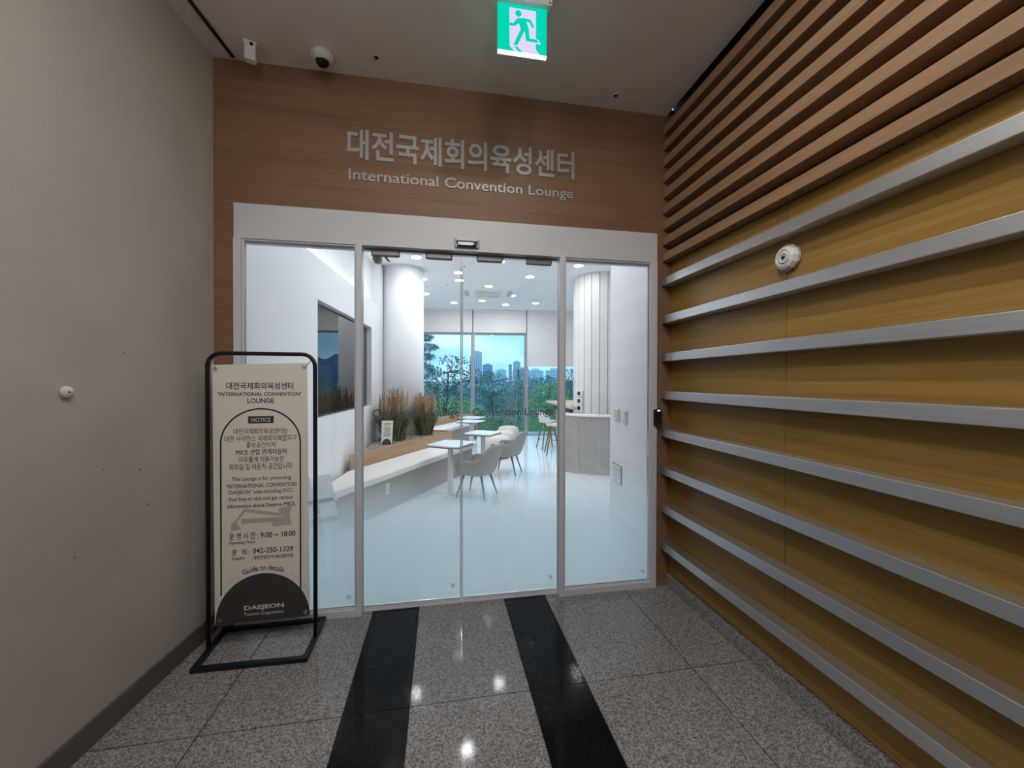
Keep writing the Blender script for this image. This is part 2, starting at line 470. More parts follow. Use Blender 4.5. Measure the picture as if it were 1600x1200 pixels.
# ------------------------------------------------------------------ entrance frame, fixed panes and sliding doors
hd = MB().box(XL, XR, -.012, .034, 2.354, HT).box(XL, XR, .080, .118, 2.354, HT - .062)
struct(hd.build('trim_2', M['frame_white'], bevel=.002), 'white header board above the glass doors', 'trim')

def stamp(x, z, y, parent):
    b = MB()
    for a in ((x - .012, x + .012, z - .012, z - .010), (x - .012, x + .012, z + .010, z + .012), (x - .012, x - .010, z - .010, z + .010), (x + .010, x + .012, z - .010, z + .010),
              (x - .006, x - .003, z - .006, z + .006), (x - .002, x + .007, z + .002, z + .005), (x + .001, x + .004, z - .006, z + .001)):
        b.box(a[0], a[1], y - .0006, y, a[2], a[3])
    return b.build('safety_stamp', M['letter_glass'], parent)

def fixed_pane(name, x0, x1, inner, label):
    t = struct(thing(name, label, 'window'))
    f = MB(); a, b_ = x0, x1
    f.box(a, a + (.042 if not inner else .035), -.020, .036, 0, 2.354)
    f.box(b_ - (.035 if not inner else .042), b_, -.020, .036, 0, 2.354)
    xa, xb = a + (.042 if not inner else .035), b_ - (.035 if not inner else .042)
    f.box(xa, xb, -.016, .036, 0, .046)
    fr_ = f.build('window_frame', M['frame_edge'], t, bevel=.003)
    bd = MB()
    bd.box(xa, xa + .012, -.004, .022, .046, 2.354).box(xb - .012, xb, -.004, .022, .046, 2.354)
    bd.box(xa + .012, xb - .012, -.004, .022, .046, .056).box(xa + .012, xb - .012, -.004, .022, 2.344, 2.354)
    bd.build('glazing_bead', M['frame_white'], fr_, bevel=.002)
    MB().box(xa + .012, xb - .012, .006, .014, .056, 2.344).build('pane', M['glass'], t)
    MB().add([(xa + .012, .0155, .056), (xb - .012, .0155, .056), (xb - .012, .0155, 1.15), (xa + .012, .0155, 1.15)], [(0, 1, 2, 3)]).build('privacy_film', M['film'], t, fix=False)
    stamp(xb - .05, .12, .0055, t)
fixed_pane('window_1', XL, .845, False, 'fixed glass pane behind the banner stand, frosted towards its foot')
fixed_pane('window_2', 2.144, XR, True, 'fixed glass pane beside the steel rails, frosted towards its foot')

def sliding_door(name, x0, x1, clamps, tx0, tx1, label):
    t = struct(thing(name, label, 'door'))
    MB().box(x0 + .007, x1 - .007, .046, .058, .018, 2.40).build('pane', M['glass'], t)
    e = MB().box(x0, x0 + .007, .045, .059, .018, 2.40).box(x1 - .007, x1, .045, .059, .018, 2.40)
    e.build('glass_edge', M['glass_edge'], t)
    MB().add([(x0 + .004, .0595, .03), (x1 - .004, .0595, .03), (x1 - .004, .0595, 1.15), (x0 + .004, .0595, 1.15)], [(0, 1, 2, 3)]).build('privacy_film', M['film'], t, fix=False)
    MB().box(x0, x1, .042, .062, .008, .024).build('bottom_rail', M['frame_edge'], t, bevel=.002)
    for a, b in clamps:
        MB().box(a, b, .036, .068, 2.306, 2.42).build('clamp', M['clamp'], t, bevel=.012, seg=3)
    lettering('Convention Lounge', tx0, tx1, 1.243, 1.312, .0445, M['letter_glass'], t, bold=.014)
    stamp(x1 - .055, .115, .0453, t)
sliding_door('door_1', .835, 1.4735, ((.891, 1.072), (1.236, 1.413)), .899, 1.459, 'sliding glass door leaf nearer the banner stand')
sliding_door('door_2', 1.4765, 2.156, ((1.576, 1.757), (1.919, 2.103)), 1.548, 2.118, 'sliding glass door leaf nearer the steel rails')

# floor guide and top track
struct(MB().box(.80, 2.18, .036, .076, 2.42, 2.455).build('trim_3', M['clamp']), 'dark track the sliding doors hang from', 'trim')
struct(MB().box(.845, 2.144, .030, .078, 0, .007).build('trim_4', M['frame_edge']), 'thin metal threshold under the sliding doors', 'trim')

# ------------------------------------------------------------------ sign lettering on the veneer
sg = thing('wall_sign', 'silver raised Korean and English lettering on the brown veneer above the doors', 'sign', (1.5, 0, 2.9))
def letters(s, x0, x1, zb, zt, bold, ref):
    """One mesh per character; ZB..ZT are the bottom and top of the reference string REF."""
    _, rc = text_mesh(ref, bold); sz = (zt - zb) / (rc[:, 1].max() - rc[:, 1].min()); zl = rc[:, 1].min()
    _, ac = text_mesh(s, bold); wx = (x1 - x0) / (ac[:, 0].max() - ac[:, 0].min()); xl = ac[:, 0].min()
    for i, ch in enumerate(s):
        if ch == ' ': continue
        _, pc = text_mesh(s[:i + 1], bold); me, co = text_mesh(ch, bold, .02)
        dx = pc[:, 0].max() - co[:, 0].max()
        a = x0 + (co[:, 0].min() + dx - xl) * wx; b = x0 + (co[:, 0].max() + dx - xl) * wx
        c = zb + (co[:, 1].min() - zl) * sz; d = zb + (co[:, 1].max() - zl) * sz
        out = np.empty_like(co)
        out[:, 0] = a + (co[:, 0] - co[:, 0].min()) * wx - 1.5
        out[:, 2] = c + (co[:, 1] - co[:, 1].min()) * sz - 2.9
        out[:, 1] = np.where(co[:, 2] > 0, -.006, -.0004)
        me.vertices.foreach_set('co', out.ravel()); me.materials.clear(); me.materials.append(M['letter_wall'])
        for p in me.polygons: p.material_index = 0
        me.update()
        ob = bpy.data.objects.new('letter', me); COL.objects.link(ob); ob.parent = sg
letters('대전국제회의육성센터', .757, 2.247, 2.895, 3.085, .022, '대전국제회의육성센터')
letters('International Convention Lounge', .765, 2.240, 2.766, 2.832, .012, 'ILdl')

# ------------------------------------------------------------------ small fittings of the corridor
# door sensor
t = thing('door_sensor', 'small grey door sensor with a blue light above the sliding doors', 'sensor', (1.5045, -.012, 2.403))
MB().box(-.082, .082, -.012, 0, -.030, .030).build('back_plate', M['clamp'], t, bevel=.005)
MB().box(-.070, .070, -.046, -.012, .004, .022).build('cover', M['white_plastic'], t, bevel=.003)
MB().box(-.062, .062, -.034, -.012, -.022, .003).build('lens', M['black_gloss'], t, bevel=.003)
MB().lathe([(.004, 0), (.004, .003)], 12, mat4=Matrix.Translation((-.046, -.034, -.012)) @ Matrix.Rotation(PI / 2, 4, 'X')).build('indicator_light', M['led_blue'], t)

# access button
t = thing('access_reader', 'black access reader with a white stripe on the frame beside the rails', 'access reader', (2.869, -.0205, 1.238))
cs = MB().box(-.028, .028, -.026, 0, -.060, .060).build('case', M['black_plastic'], t, bevel=.008, seg=3)
MB().box(-.008, .012, -.0275, -.0258, .046, .054).build('status_stripe', M['exit_strip'], cs)
MB().lathe([(.006, 0), (.006, .002)], 16, mat4=Matrix.Translation((.002, -.026, -.048)) @ Matrix.Rotation(PI / 2, 4, 'X')).build('button', M['chrome'], cs)

# exit sign
t = thing('exit_sign', 'lit green exit sign with running figure hanging from the ceiling', 'sign', (1.7305, -.72, HC))
MB().box(-.145, .145, -.035, .035, -.082, 0).build('housing', M['pale_plastic'], t, bevel=.006)
pn = MB().box(-.122, .122, -.008, .008, -.312, -.082)
pn.build('light_panel', M['exit_green'], t)
MB().box(-.122, .122, -.010, .010, -.318, -.312).build('edge_strip', M['exit_strip'], t)
def ex(pts):
    out = []
    for x, y in pts:
        u = (x - 505) / 670.0; v = (y - (30 + 80 * u)) / ((705 + 65 * u) - (30 + 80 * u))
        out.append((-.122 + .244 * u, -.082 - .230 * v))
    return out[::-1]
MB().plate(ex([(660, 105), (1025, 145), (1025, 690), (1100, 772), (733, 722), (665, 650)]), -.0095, -.008).build('doorway_print', M['exit_white'], t)
mp_ = MB()
hc = ex([(783, 187)])[0]
mp_.plate([(hc[0] + .0158 * math.cos(a), hc[1] + .0158 * math.sin(a)) for a in [2 * PI * i / 24 for i in range(24)]], -.0106, -.0096)
for poly in ([(772, 255), (868, 252), (892, 300), (925, 400), (868, 432), (770, 637), (715, 635), (815, 405), (790, 330)],
             [(664, 322), (708, 330), (772, 255), (815, 300), (742, 365), (664, 366)],
             [(862, 250), (950, 270), (1000, 368), (975, 385), (930, 303), (862, 296)],
             [(868, 425), (925, 402), (938, 535), (1035, 545), (1068, 588), (890, 572)],
             [(728, 657), (772, 660), (838, 734), (790, 728)]):
    mp_.plate(ex(poly), -.0106, -.0096)
mp_.build('figure_print', M['exit_green'], t)
MB().plate(ex([(1035, 535), (1060, 550), (1095, 606), (1025, 600), (1025, 588), (1068, 588)]), -.0104, -.008).build('heel_outline', M['exit_white'], t)
for sx in (-.132, .132):
    MB().lathe([(.004, 0), (.004, .002)], 10, mat4=Matrix.Translation((sx, -.035, -.072)) @ Matrix.Rotation(PI / 2, 4, 'X')).build('screw', M['black_plastic'], t)

# motion detector and dome camera on the ceiling
t = thing('motion_detector', 'white upright detector hanging from the ceiling corner by the beige wall', 'detector', (.272, -.15, HC), .25)
MB().box(-.038, .030, -.020, .022, -.022, 0).build('mount', M['pale_plastic'], t, bevel=.004)
MB().box(-.028, .028, -.042, .004, -.122, -.018).build('case', M['white_plastic'], t, bevel=.007, seg=3)
MB().lathe([(.009, 0), (.009, .003)], 16, mat4=Matrix.Translation((.008, -.042, -.038)) @ Matrix.Rotation(PI / 2, 4, 'X')).build('lens', M['black_gloss'], t)
t = thing('dome_camera', 'round white dome camera with black eye on the ceiling above the veneer', 'camera', (.648, -.135, HC))
MB().lathe([(.062, 0), (.064, -.012), (.058, -.034), (.046, -.05), (0.0, -.056)][::-1], 32).build('housing', M['pale_plastic'], t)
rm = Matrix.Translation((.002, -.012, -.042)) @ Matrix.Rotation(math.radians(35), 4, 'X')
MB().lathe([(0.0, -.040), (.020, -.035), (.034, -.021), (.040, 0), (.034, .01), (0, .012)], 28, mat4=rm).build('eye', M['black_gloss'], t)

def ceiling_dot(x, y, z, label):
    t = thing('sprinkler', label, 'sprinkler', (x, y, z), 0, 'small ceiling sprinklers')
    MB().lathe([(.004, -.012), (.010, -.010), (.012, -.003), (.012, 0)], 16).build('nozzle', M['black_plastic'], t)
    MB().lathe([(.012, -.003), (.020, -.003), (.021, 0)], 20, caps=False).build('collar', M['pale_plastic'], t)
    return t
ceiling_dot(.958, -.175, HC, 'tiny dark sprinkler on the corridor ceiling beside the dome camera')
ceiling_dot(2.492, -.133, HC, 'tiny dark sprinkler on the corridor ceiling near the battens')

# round rubber stop on the beige wall, round alarm on the golden panels
ang = math.atan(LA)
t = thing('wall_stopper', 'small round beige stopper fixed to the papered wall', 'door stop', (-.0838, -.85, 1.452), -ang)
rx = Matrix.Rotation(PI / 2, 4, 'Y')
MB().lathe([(.023, 0), (.023, .012), (.019, .018), (0, .018)], 28, mat4=rx).build('disc', M['pale_plastic'], t)
MB().lathe([(.0035, .0175), (.0035, .0195)], 10, mat4=rx).build('screw_hole', M['black_plastic'], t)
t = thing('fire_alarm', 'round white fire alarm on the golden wall between the two upper rails', 'alarm', (2.990, -1.005, 2.092))
ry = Matrix.Rotation(-PI / 2, 4, 'Y')
MB().lathe([(.058, 0), (.064, .006), (.064, .020), (.054, .036), (.040, .044), (.036, .044), (.034, .038), (0, .038)], 12, mat4=ry, smooth=False).build('housing', M['white_plastic'], t, bevel=.003)
rg_ = MB().lathe([(.028, .038), (.030, .043), (.020, .045), (.016, .040), (0, .040)], 28, mat4=ry).build('ring', M['pale_plastic'], t)
MB().lathe([(.008, .040), (.007, .047), (0, .048)], 18, mat4=ry).build('lamp_eye', M['black_gloss'], rg_)

# scuffs on the wallpaper
sc = MB()
wl = bpy.data.objects['wall_left']
for s, z, r in ((-.60, 1.62, .004), (-.52, 1.08, .005), (-.555, .96, .003), (-.42, 1.13, .003), (-.70, 1.12, .004), (-.82, .80, .004), (-.33, 1.48, .003), (-.47, .90, .006)):
    sc.add([(.0006, s + r * 1.3 * math.cos(a), z + r * math.sin(a)) for a in [2 * PI * i / 9 for i in range(9)]], [list(range(9))])
sc.build('scuff_marks', M['stain'], wl)

# unseen opal globes, added above the viewer to brighten ceiling and veneer wall
for i, (x, y) in enumerate(((.75, -2.05), (1.60, -2.05))):
    t = thing('fill_globe', 'round opal globe added out of view to brighten the corridor', 'ceiling light', (x, y, HC), 0, 'added corridor globes')
    MB().lathe([(.06, -.02), (.06, 0)], 24).lathe([(.010, -.155), (.010, -.02)], 12).build('stem', M['white_plastic'], t)
    gm = Matrix.Translation((0, 0, -.275))
    MB().lathe([(.122 * math.sin(PI * k_ / 16), -.122 * math.cos(PI * k_ / 16)) for k_ in range(17)], 32, mat4=gm, caps=False).build('globe', M['hall_fill'], t)

for x, y in ((1.15, -2.0), (1.95, -1.6), (1.15, -3.3), (1.95, -3.3)):  # unseen downlights, added to brighten the floor and lower walls
    t = thing('added_downlight', 'round flush downlight added out of view in the corridor ceiling', 'ceiling light', (x, y, HC), 0, 'added corridor downlights')
    MB().lathe([(.080, -.006), (.098, -.006), (.102, 0)], 28, caps=False).build('trim_ring', M['white_plastic'], t)
    MB().lathe([(0, -.004), (.080, -.004)], 28, caps=False).build('diffuser', M['down_fill'], t)

# ------------------------------------------------------------------ banner stand and banner
t = thing('banner_stand', 'black tubular floor stand with open rectangular base in front of the glass', 'banner stand', (.353, -.205, 0))
b = MB(); h = 1.648; x0, x1 = -.281, .272; r = .07
path = [(x0, 0, .02), (x0, 0, h - r)] + [(x0 + r - r * math.cos(a), 0, h - r + r * math.sin(a)) for a in [PI / 2 * i / 8 for i in range(1, 9)]]
path += [(x1 - r + r * math.sin(a), 0, h - r + r * math.cos(a)) for a in [PI / 2 * i / 8 for i in range(0, 9)]] + [(x1, 0, .02)]
b.tube(path, .0115, 10)
b.build('upright_frame', M['black_metal'], t)
f = MB(); A = [(-.277, -.181, .012), (.287, -.192, .012), (.279, .193, .012), (-.293, .183, .012)]
ring = MB()
def inset(P, d):
    c = Vector((0, 0, 0))
    for p in P: c += Vector(p) / 4
    return [(p[0] - math.copysign(d, p[0] - c.x), p[1] - math.copysign(d, p[1] - c.y), p[2]) for p in P]
I = inset(A, .028)
vs = [(p[0], p[1], z) for z in (0, .024) for P in (A, I) for p in P]
fs = []
for i in range(4):
    j = (i + 1) % 4
    fs += [(i, j, 4 + j, 4 + i), (8 + i, 12 + i, 12 + j, 8 + j), (i, 8 + i, 8 + j, j), (4 + i, 4 + j, 12 + j, 12 + i)]
ring.add(vs, fs).build('base', M['black_metal'], t, bevel=.003)
for x, z, sx in ((-.262, 1.605, 1), (.250, 1.612, -1), (-.268, .128, 1), (.256, .128, -1)):
    k = MB(); dz = -.03 if z > 1 else .022
    k.tube([(x - sx * .012, 0, z - dz * .3), (x, -.004, z), (x + sx * .014, -.006, z + dz * .7), (x + sx * .026, -.008, z + dz * 1.25)], .0028, 6)
    k.build('hook', M['chrome'], t)

bn = thing('notice_banner', 'cream notice banner of the lounge with dark half circle foot, hung in the black stand', 'banner', (.353, -.212, 0))
BW = [(-.245, .140), (.243, .146), (.233, 1.599), (-.254, 1.583)]
MB().plate(BW, -.0012, 0).build('sheet', M['banner'], bn)
MB().plate([(-.262, .128), (.248, .134), (.243, .146), (-.245, .140)], -.001, -.0002).build('clear_margin', M['clear_film'], bn)
YP = -.0018
def ln(s, x0, x1, z0, z1, bold=.0, m='letter_dark'):
    if 'M' not in s: return lettering(s, x0, x1, z0, z1, YP, M[m], bn, bold)
    o = lettering(s, x0, x1, z0, z1, YP, M[m], bn, 0)          # thickened by a second, slightly shifted print
    me = o.data; n = len(me.vertices); co = np.empty(n * 3); me.vertices.foreach_get('co', co); co = co.reshape(-1, 3)
    fs = [list(p.vertices) for p in me.polygons]
    q = MB().add(co, fs).add(co + np.array([.0009, -.0001, .0003]), fs)
    nm = bpy.data.meshes.new('lettering'); nm.from_pydata(q.v, [], q.f); nm.materials.append(M[m]); nm.update(); o.data = nm
    return o
ln('대전국제회의육성센터', -.184, .159, 1.448, 1.487, .014)
ln('"INTERNATIONAL CONVENTION"', -.230, .202, 1.411, 1.433, .016)
ln('LOUNGE', -.078, .058, 1.371, 1.398, .016)
# arch outline
ar = MB(); cx = -.009; R0 = .204
pts = [(cx - R0, .302), (cx - R0, 1.145)] + [(cx - R0 * math.cos(a), 1.145 + .194 * math.sin(a)) for a in [PI * i / 40 for i in range(1, 40)]] + [(cx + R0, 1.145), (cx + R0, .296)]
wd = .004
for i in range(len(pts) - 1):
    a, c = Vector((pts[i][0], pts[i][1])), Vector((pts[i + 1][0], pts[i + 1][1])); d = (c - a).normalized(); nrm = Vector((-d.y, d.x)) * wd
    ar.add([(a.x + nrm.x, YP, a.y + nrm.y), (a.x - nrm.x, YP, a.y - nrm.y), (c.x - nrm.x, YP, c.y - nrm.y), (c.x + nrm.x, YP, c.y + nrm.y)], [(0, 1, 2, 3)])
ar.build('arch_outline', M['letter_dark'], bn)
npl = MB().plate([(-.075, 1.257), (.056, 1.257), (.056, 1.298), (-.075, 1.298)], YP, -.0012).build('notice_plate', M['banner_dark'], bn)
lettering('NOTICE', -.058, .040, 1.266, 1.289, -.0024, M['banner_white'], npl, .006)
ln('대전국제회의육성센터는', -.149, .130, 1.197, 1.230, .004)
ln('대전 사이언스 국제회의복합지구', -.194, .176, 1.156, 1.191, .004)
ln('홍보공간이자', -.085, .068, 1.121, 1.152, .004)
ln('MICE 산업 관계자들이', -.137, .121, 1.080, 1.113, .004)
ln('자유롭게 이용가능한', -.125, .110, 1.039, 1.072, .004)
ln('회의실 및 라운지 공간입니다.', -.172, .157, .997, 1.033, .004)
ln('This Lounge is for promoting', -.158, .145, .931, .960, .006)
ln('"INTERNATIONAL CONVENTION', -.188, .173, .897, .921, .006)
ln('DAEJEON" area including DCC.', -.172, .160, .857, .886, .006)
ln('Feel free to visit and get various', -.172, .155, .819, .847, .006)
ln('information about Daejeon MICE.', -.180, .169, .780, .808, .006)
# grey line drawing of the building
bd = MB()
def c2(P):
    out = []
    for x, y in P:
        out.append((-.162 + (x - 295) / 395 * .313, .788 - (y - 45) / 150 * .128))
    return out[::-1]
for P in ([(295, 155), (320, 130), (360, 190), (295, 195)], [(320, 130), (380, 50), (620, 95), (620, 115), (385, 75), (330, 140)],
          [(360, 120), (600, 118), (600, 150), (360, 150)], [(600, 60), (690, 45), (680, 90), (640, 115), (605, 90)],
          [(560, 130), (645, 110), (690, 170), (560, 180)], [(640, 90), (672, 85), (685, 165), (645, 165)]):
    q = c2(P); bd.add([(x, YP - .0001 * len(bd.f), z) for x, z in q], [list(range(len(q)))])
bd.build('building_print', M['banner_grey'], bn)
ln('운 영 시 간 :', -.172, -.026, .609, .648, .012)
ln('9:00 ~ 18:00', -.014, .169, .612, .643, .012)
ln('Operating Hours', -.173, -.040, .580, .603, .012)
ln('문   의 :', -.158, -.069, .522, .556, .012)
ln('042-250-1329', -.053, .155, .526, .556, .012)
ln('Inquiry', -.157, -.093, .491, .516, .012)
ln('대전관광공사 MICE뷰로팀', -.051, .155, .491, .514, .010)
# dark half circle at the foot
cxs, rx_, rz_ = .001, .243, .262
hp = [(-.245, .1415), (.2428, .1465)] + [(cxs + rx_ * math.cos(a), .150 + rz_ * math.sin(a)) for a in [PI * i / 48 for i in range(1, 48)]]
MB().add([(x, -.0022, z) for x, z in hp], [list(range(len(hp)))]).build('half_circle', M['banner_dark'], bn)
for a0, a1 in ((.25 * PI * .55, .32 * PI), (.68 * PI, .86 * PI)):
    k = MB(); n_ = 16
    for i in range(n_):
        a, c = a0 + (a1 - a0) * i / n_, a0 + (a1 - a0) * (i + 1) / n_
        k.add([(cxs + q * math.cos(w_) * .93, YP, .150 + q * math.sin(w_)) for q, w_ in ((.288, a), (.2905, a), (.2905, c), (.288, c))], [(0, 1, 2, 3)])
    k.build('thin_arc', M['banner_grey'], bn)
# words bent along the half circle
s = 'Guide to details'
me, allc = text_mesh(s, .010); tot = allc[:, 0].max()
sc_ = .225 / tot
lt = MB()
for i, ch in enumerate(s):
    if ch == ' ': continue
    _, pc = text_mesh(s[:i + 1], .010); me, co = text_mesh(ch, .010)
    xm = pc[:, 0].max() - (co[:, 0].max() - co[:, 0].min()) / 2
    th = PI / 2 - (xm / tot - .5) * .225 / .29
    ca, sa = math.cos(th), math.sin(th); base = (cxs + .285 * ca * .95, .148 + .282 * sa)
    cxm = (co[:, 0].max() + co[:, 0].min()) / 2
    vs = []
    for v in co:
        lx, lz = (v[0] - cxm) * sc_, v[1] * sc_ * 1.15
        vs.append((base[0] + lx * sa + lz * ca, YP, base[1] - lx * ca + lz * sa))
    lt.add(vs, [list(p.vertices) for p in me.polygons])
lt.build('lettering', M['letter_dark'], bn)
lettering('DAEJEON', -.098, .107, .204, .236, -.0026, M['banner_white'], bn, .03)
lettering('Tourism Organization', -.098, .107, .174, .196, -.0026, M['banner_white'], bn, .008)
for x, z in ((-.237, 1.561), (.215, 1.574), (-.222, .165), (.220, .170)):
    k = MB(); k.tube([(x + .0075 * math.cos(a), -.003, z + .0075 * math.sin(a)) for a in [2 * PI * i / 18 for i in range(18)]], .003, 6, closed=True)
    k.build('grommet', M['chrome'], bn)

# ================================================================== THE LOUNGE
LC = 3.42
# floor and ceiling
struct(MB().box(-.6, 7.2, .10, 8.7, -.06, 0).build('floor_lounge', M['lounge_floor']), 'glossy pale blue-white lounge floor', 'floor')
struct(MB().box(-.6, 7.2, .12, 8.7, LC, LC + .12).build('ceiling_lounge', M['lounge_ceiling']), 'white lounge ceiling with round downlights', 'ceiling')
# inner face of the entrance wall
wi = MB().box(-.6, 7.2, .12, .135, 2.40, LC).box(-.6, XL, .12, .135, 0, 2.40).box(XR, 7.2, .12, .135, 0, 2.40)
struct(wi.build('wall_lounge_front', M['lounge_white']), 'white inner face of the entrance wall', 'wall')

# left wall with screen recess and cove above
th = -math.atan(.078)
lw = MB()
y0, y1, za, zb, zt = 1.482, 3.545, 1.120, 2.287, 2.695
lw.box(-.12, 0, .137, y0, 0, zt).box(-.12, 0, y1, 4.40, 0, zt).box(-.12, 0, y0, y1, 0, za).box(-.12, 0, y0, y1, zb, zt)
lw.box(-.13, 0, 4.08, 4.40, zt, LC)
lw.box(-.13, -.105, y0 - .05, y1 + .05, za - .05, zb + .05, 1)
struct(lw.build('wall_lounge_left', [M['lounge_white'], M['reveal']], loc=(.04, 0, 0), rz=th), 'white lounge wall holding the recessed screen', 'wall')
uw = MB().box(-.40, -.131, .137, 8.5, 0, LC)
struct(uw.build('wall_lounge_cove', M['lounge_white'], loc=(.04, 0, 0), rz=th), 'brightly lit upper wall behind the cove ledge', 'wall')
t = thing('cove_light', 'hidden light strip on the ledge above the white lounge wall', 'light strip', (.04, 0, 2.695), th)
MB().box(-.118, -.060, .3, 3.9, .0, .018).build('channel', M['white_plastic'], t)
MB().box(-.110, -.070, .32, 3.88, .018, .024).build('diffuser', M['cove'], t)
# the screen
t = thing('wall_display', 'large black display recessed in the white lounge wall, reflecting the windows', 'display', (.04, 0, 0), th)
MB().box(-.104, -.064, 1.492, 3.52, 1.135, 2.272).build('bezel', M['black_plastic'], t, bevel=.003)
MB().box(-.064, -.060, 1.505, 3.507, 1.150, 2.257).build('screen', M['screen'], t)

# round plastered column on the left, panelled round column on the right
k = MB().lathe([(.345, .0), (.345, LC)], 64)
struct(k.build('pillar_plain', M['lounge_white'], loc=(.69, 4.45, 0)), 'smooth round white pillar behind the pampas grass', 'pillar')
n = 22; R = .50; pc = MB(); cx, cy = 4.28, 4.38
for i in range(n):
    a0, a1 = 2 * PI * i / n + .012, 2 * PI * (i + 1) / n - .012
    q = [(R * math.cos(a0), R * math.sin(a0)), (R * math.cos(a1), R * math.sin(a1)), ((R - .03) * math.cos(a1), (R - .03) * math.sin(a1)), ((R - .03) * math.cos(a0), (R - .03) * math.sin(a0))]
    pc.prism(q, 0, LC)
pc.lathe([(R - .025, 0), (R - .025, LC)], 44, 1)
struct(pc.build('pillar_panelled', [M['column_panel'], M['reveal']], loc=(cx, cy, 0)), 'round pillar clad in upright white panels behind the reception counter', 'pillar')

# wall stub beside the right pane, side and far walls
struct(MB().prism([(2.874, .137), (3.25, .137), (3.25, .90), (2.925, .90)], 0, LC).build('wall_lounge_side', M['lounge_white']), 'white wall stub with the light switches', 'wall')
struct(MB().box(7.05, 7.2, .12, 8.7, 0, LC).build('wall_lounge_right', M['lounge_white']), 'white side wall of the lounge', 'wall')
fa = -math.atan(.0986); FX, FY = .72, 7.98 + .0986 * (3.6 - .72)
L_ = 6.6
fw = MB().box(-1.6, 0, 0, .15, 0, LC).box(0, L_, .0, .15, LC - .02, LC + .05)
struct(fw.build('wall_lounge_far', M['lounge_white'], loc=(FX, FY, 0), rz=fa), 'white wall end beside the lounge windows', 'wall')
# floor-to-ceiling windows
wx = [0.0, 1.465, 2.93, 4.395, 5.86, 6.55]
def far_window(i, a, b, low):
    t = struct(thing(f'window_{i + 3}', 'floor-to-ceiling lounge window onto trees', 'window', (FX, FY, 0), fa))
    f = MB().box(a, a + .05, .02, .12, 0, LC - .02).box(b - .05, b, .02, .12, 0, LC - .02).box(a + .05, b - .05, .02, .12, 0, .03).box(a + .05, b - .05, .02, .12, LC - .08, LC - .02)
    f.box(a + .05, b - .05, .02, .12, 2.75, 2.81)
    f.build('window_frame', M['mullion'], t, bevel=.004)
    MB().add([(a + .05, .07, .03), (b - .05, .07, .03), (b - .05, .07, LC - .08), (a + .05, .07, LC - .08)], [(0, 1, 2, 3)]).build('pane', M['window_glass'], t, fix=False)
    return t
for i in range(5): far_window(i, wx[i], wx[i + 1], 0)
BL = ['pale roller blind half drawn on the window next to the plain pillar', 'pale roller blind half drawn on the middle window', 'pale roller blind drawn low on the window beside the panelled pillar',
      'pale roller blind drawn low behind the panelled pillar', 'narrow pale roller blind drawn low at the side wall']
def local(lx, ly, z):
    c, s_ = math.cos(fa), math.sin(fa)
    return (FX + lx * c - ly * s_, FY + lx * s_ + ly * c, z)
for i in range(5):
    a, b = wx[i] + (.035 if i == 0 else .012), wx[i + 1] - .012; zlow = 2.80 if i < 2 else (1.885 if i == 2 else 2.3)
    t = thing('roller_blind', BL[i], 'blind', local((a + b) / 2, -.03, LC), fa, 'roller blinds on the lounge windows')
    hw = (b - a) / 2
    MB().box(-hw, hw, -.003, 0, zlow - LC + .02, -.05).build('fabric', M['blind'], t)
    MB().box(-hw, hw, -.012, .010, zlow - LC, zlow - LC + .024).build('bottom_bar', M['blind'], t, bevel=.004)
    MB().box(-hw, hw, -.035, .030, -.06, -.002).build('cassette', M['white_plastic'], t, bevel=.006)
    k = MB().tube([(-hw + .01, -.014, -.06), (-hw + .01, -.014, 1.36 - LC)], .004, 6)
    k.lathe([(.010, -.03), (.014, -.015), (.010, .0)], 10, mat4=Matrix.Translation((-hw + .01, -.014, 1.36 - LC)))
    k.build('pull_cord', M['white_plastic'], t)

# downlights
LAMPS = [(.955, 3.703), (2.265, 3.680), (3.588, 3.663), (1.641, 4.466), (2.948, 4.506), (.993, 5.010), (1.678, 5.0), (2.287, 5.377), (.994, 6.329),
         (2.917, 6.164), (2.304, 6.864), (1.646, 7.228), (2.934, 7.232), (3.631, 6.889), (1.68, 2.60), (2.30, 2.33), (3.58, 2.29), (.95, 1.95), (1.66, 1.15), (2.55, 1.15), (5.3, 3.2), (5.3, 6.2)]
first = None
for i, (x, y) in enumerate(LAMPS):
    lab = 'round white downlight shining in the lounge ceiling'
    if first is None:
        first = thing('ceiling_light', lab, 'ceiling light', (x, y, LC), 0, 'round downlights in the lounge ceiling')
        MB().lathe([(.076, -.005), (.088, -.006), (.092, 0)], 28, caps=False).build('trim_ring', M['white_plastic'], first)
        MB().lathe([(0, -.004), (.076, -.004)], 28, caps=False).build('diffuser', M['lamp'], first)
    else:
        dup(first, (x, y, LC))

# ceiling cassette, slot diffuser, sprinklers, camera
t = thing('air_conditioner', 'white four-way cassette unit in the lounge ceiling between downlights', 'air conditioner', (2.35, 6.02, LC), fa)
MB().box(-.30, .30, -.28, .28, -.03, 0).build('panel', M['white_plastic'], t, bevel=.006)
MB().box(-.22, .22, -.20, .20, -.034, -.029).build('intake_grille', M['pale_plastic'], t)
MB().box(-.26, .26, -.262, -.235, -.033, -.029).build('louvre', M['clamp'], t)
MB().box(-.26, .26, .235, .262, -.033, -.029).build('louvre', M['clamp'], t)
for sx, lab in ((-.47, 'small slotted air vent beside the ceiling cassette, pillar side'), (.47, 'small slotted air vent beside the ceiling cassette, counter side')):
    v = thing('air_vent', lab, 'air vent', (2.35 + sx, 6.02 - sx * .0986, LC), fa, 'air vents flanking the cassette')
    MB().box(-.06, .06, -.30, .30, -.012, 0).build('vent_frame', M['white_plastic'], v, bevel=.003)
    MB().box(-.036, -.014, -.26, .26, -.0135, -.0115).box(.014, .036, -.26, .26, -.0135, -.0115).build('slots', M['clamp'], v)
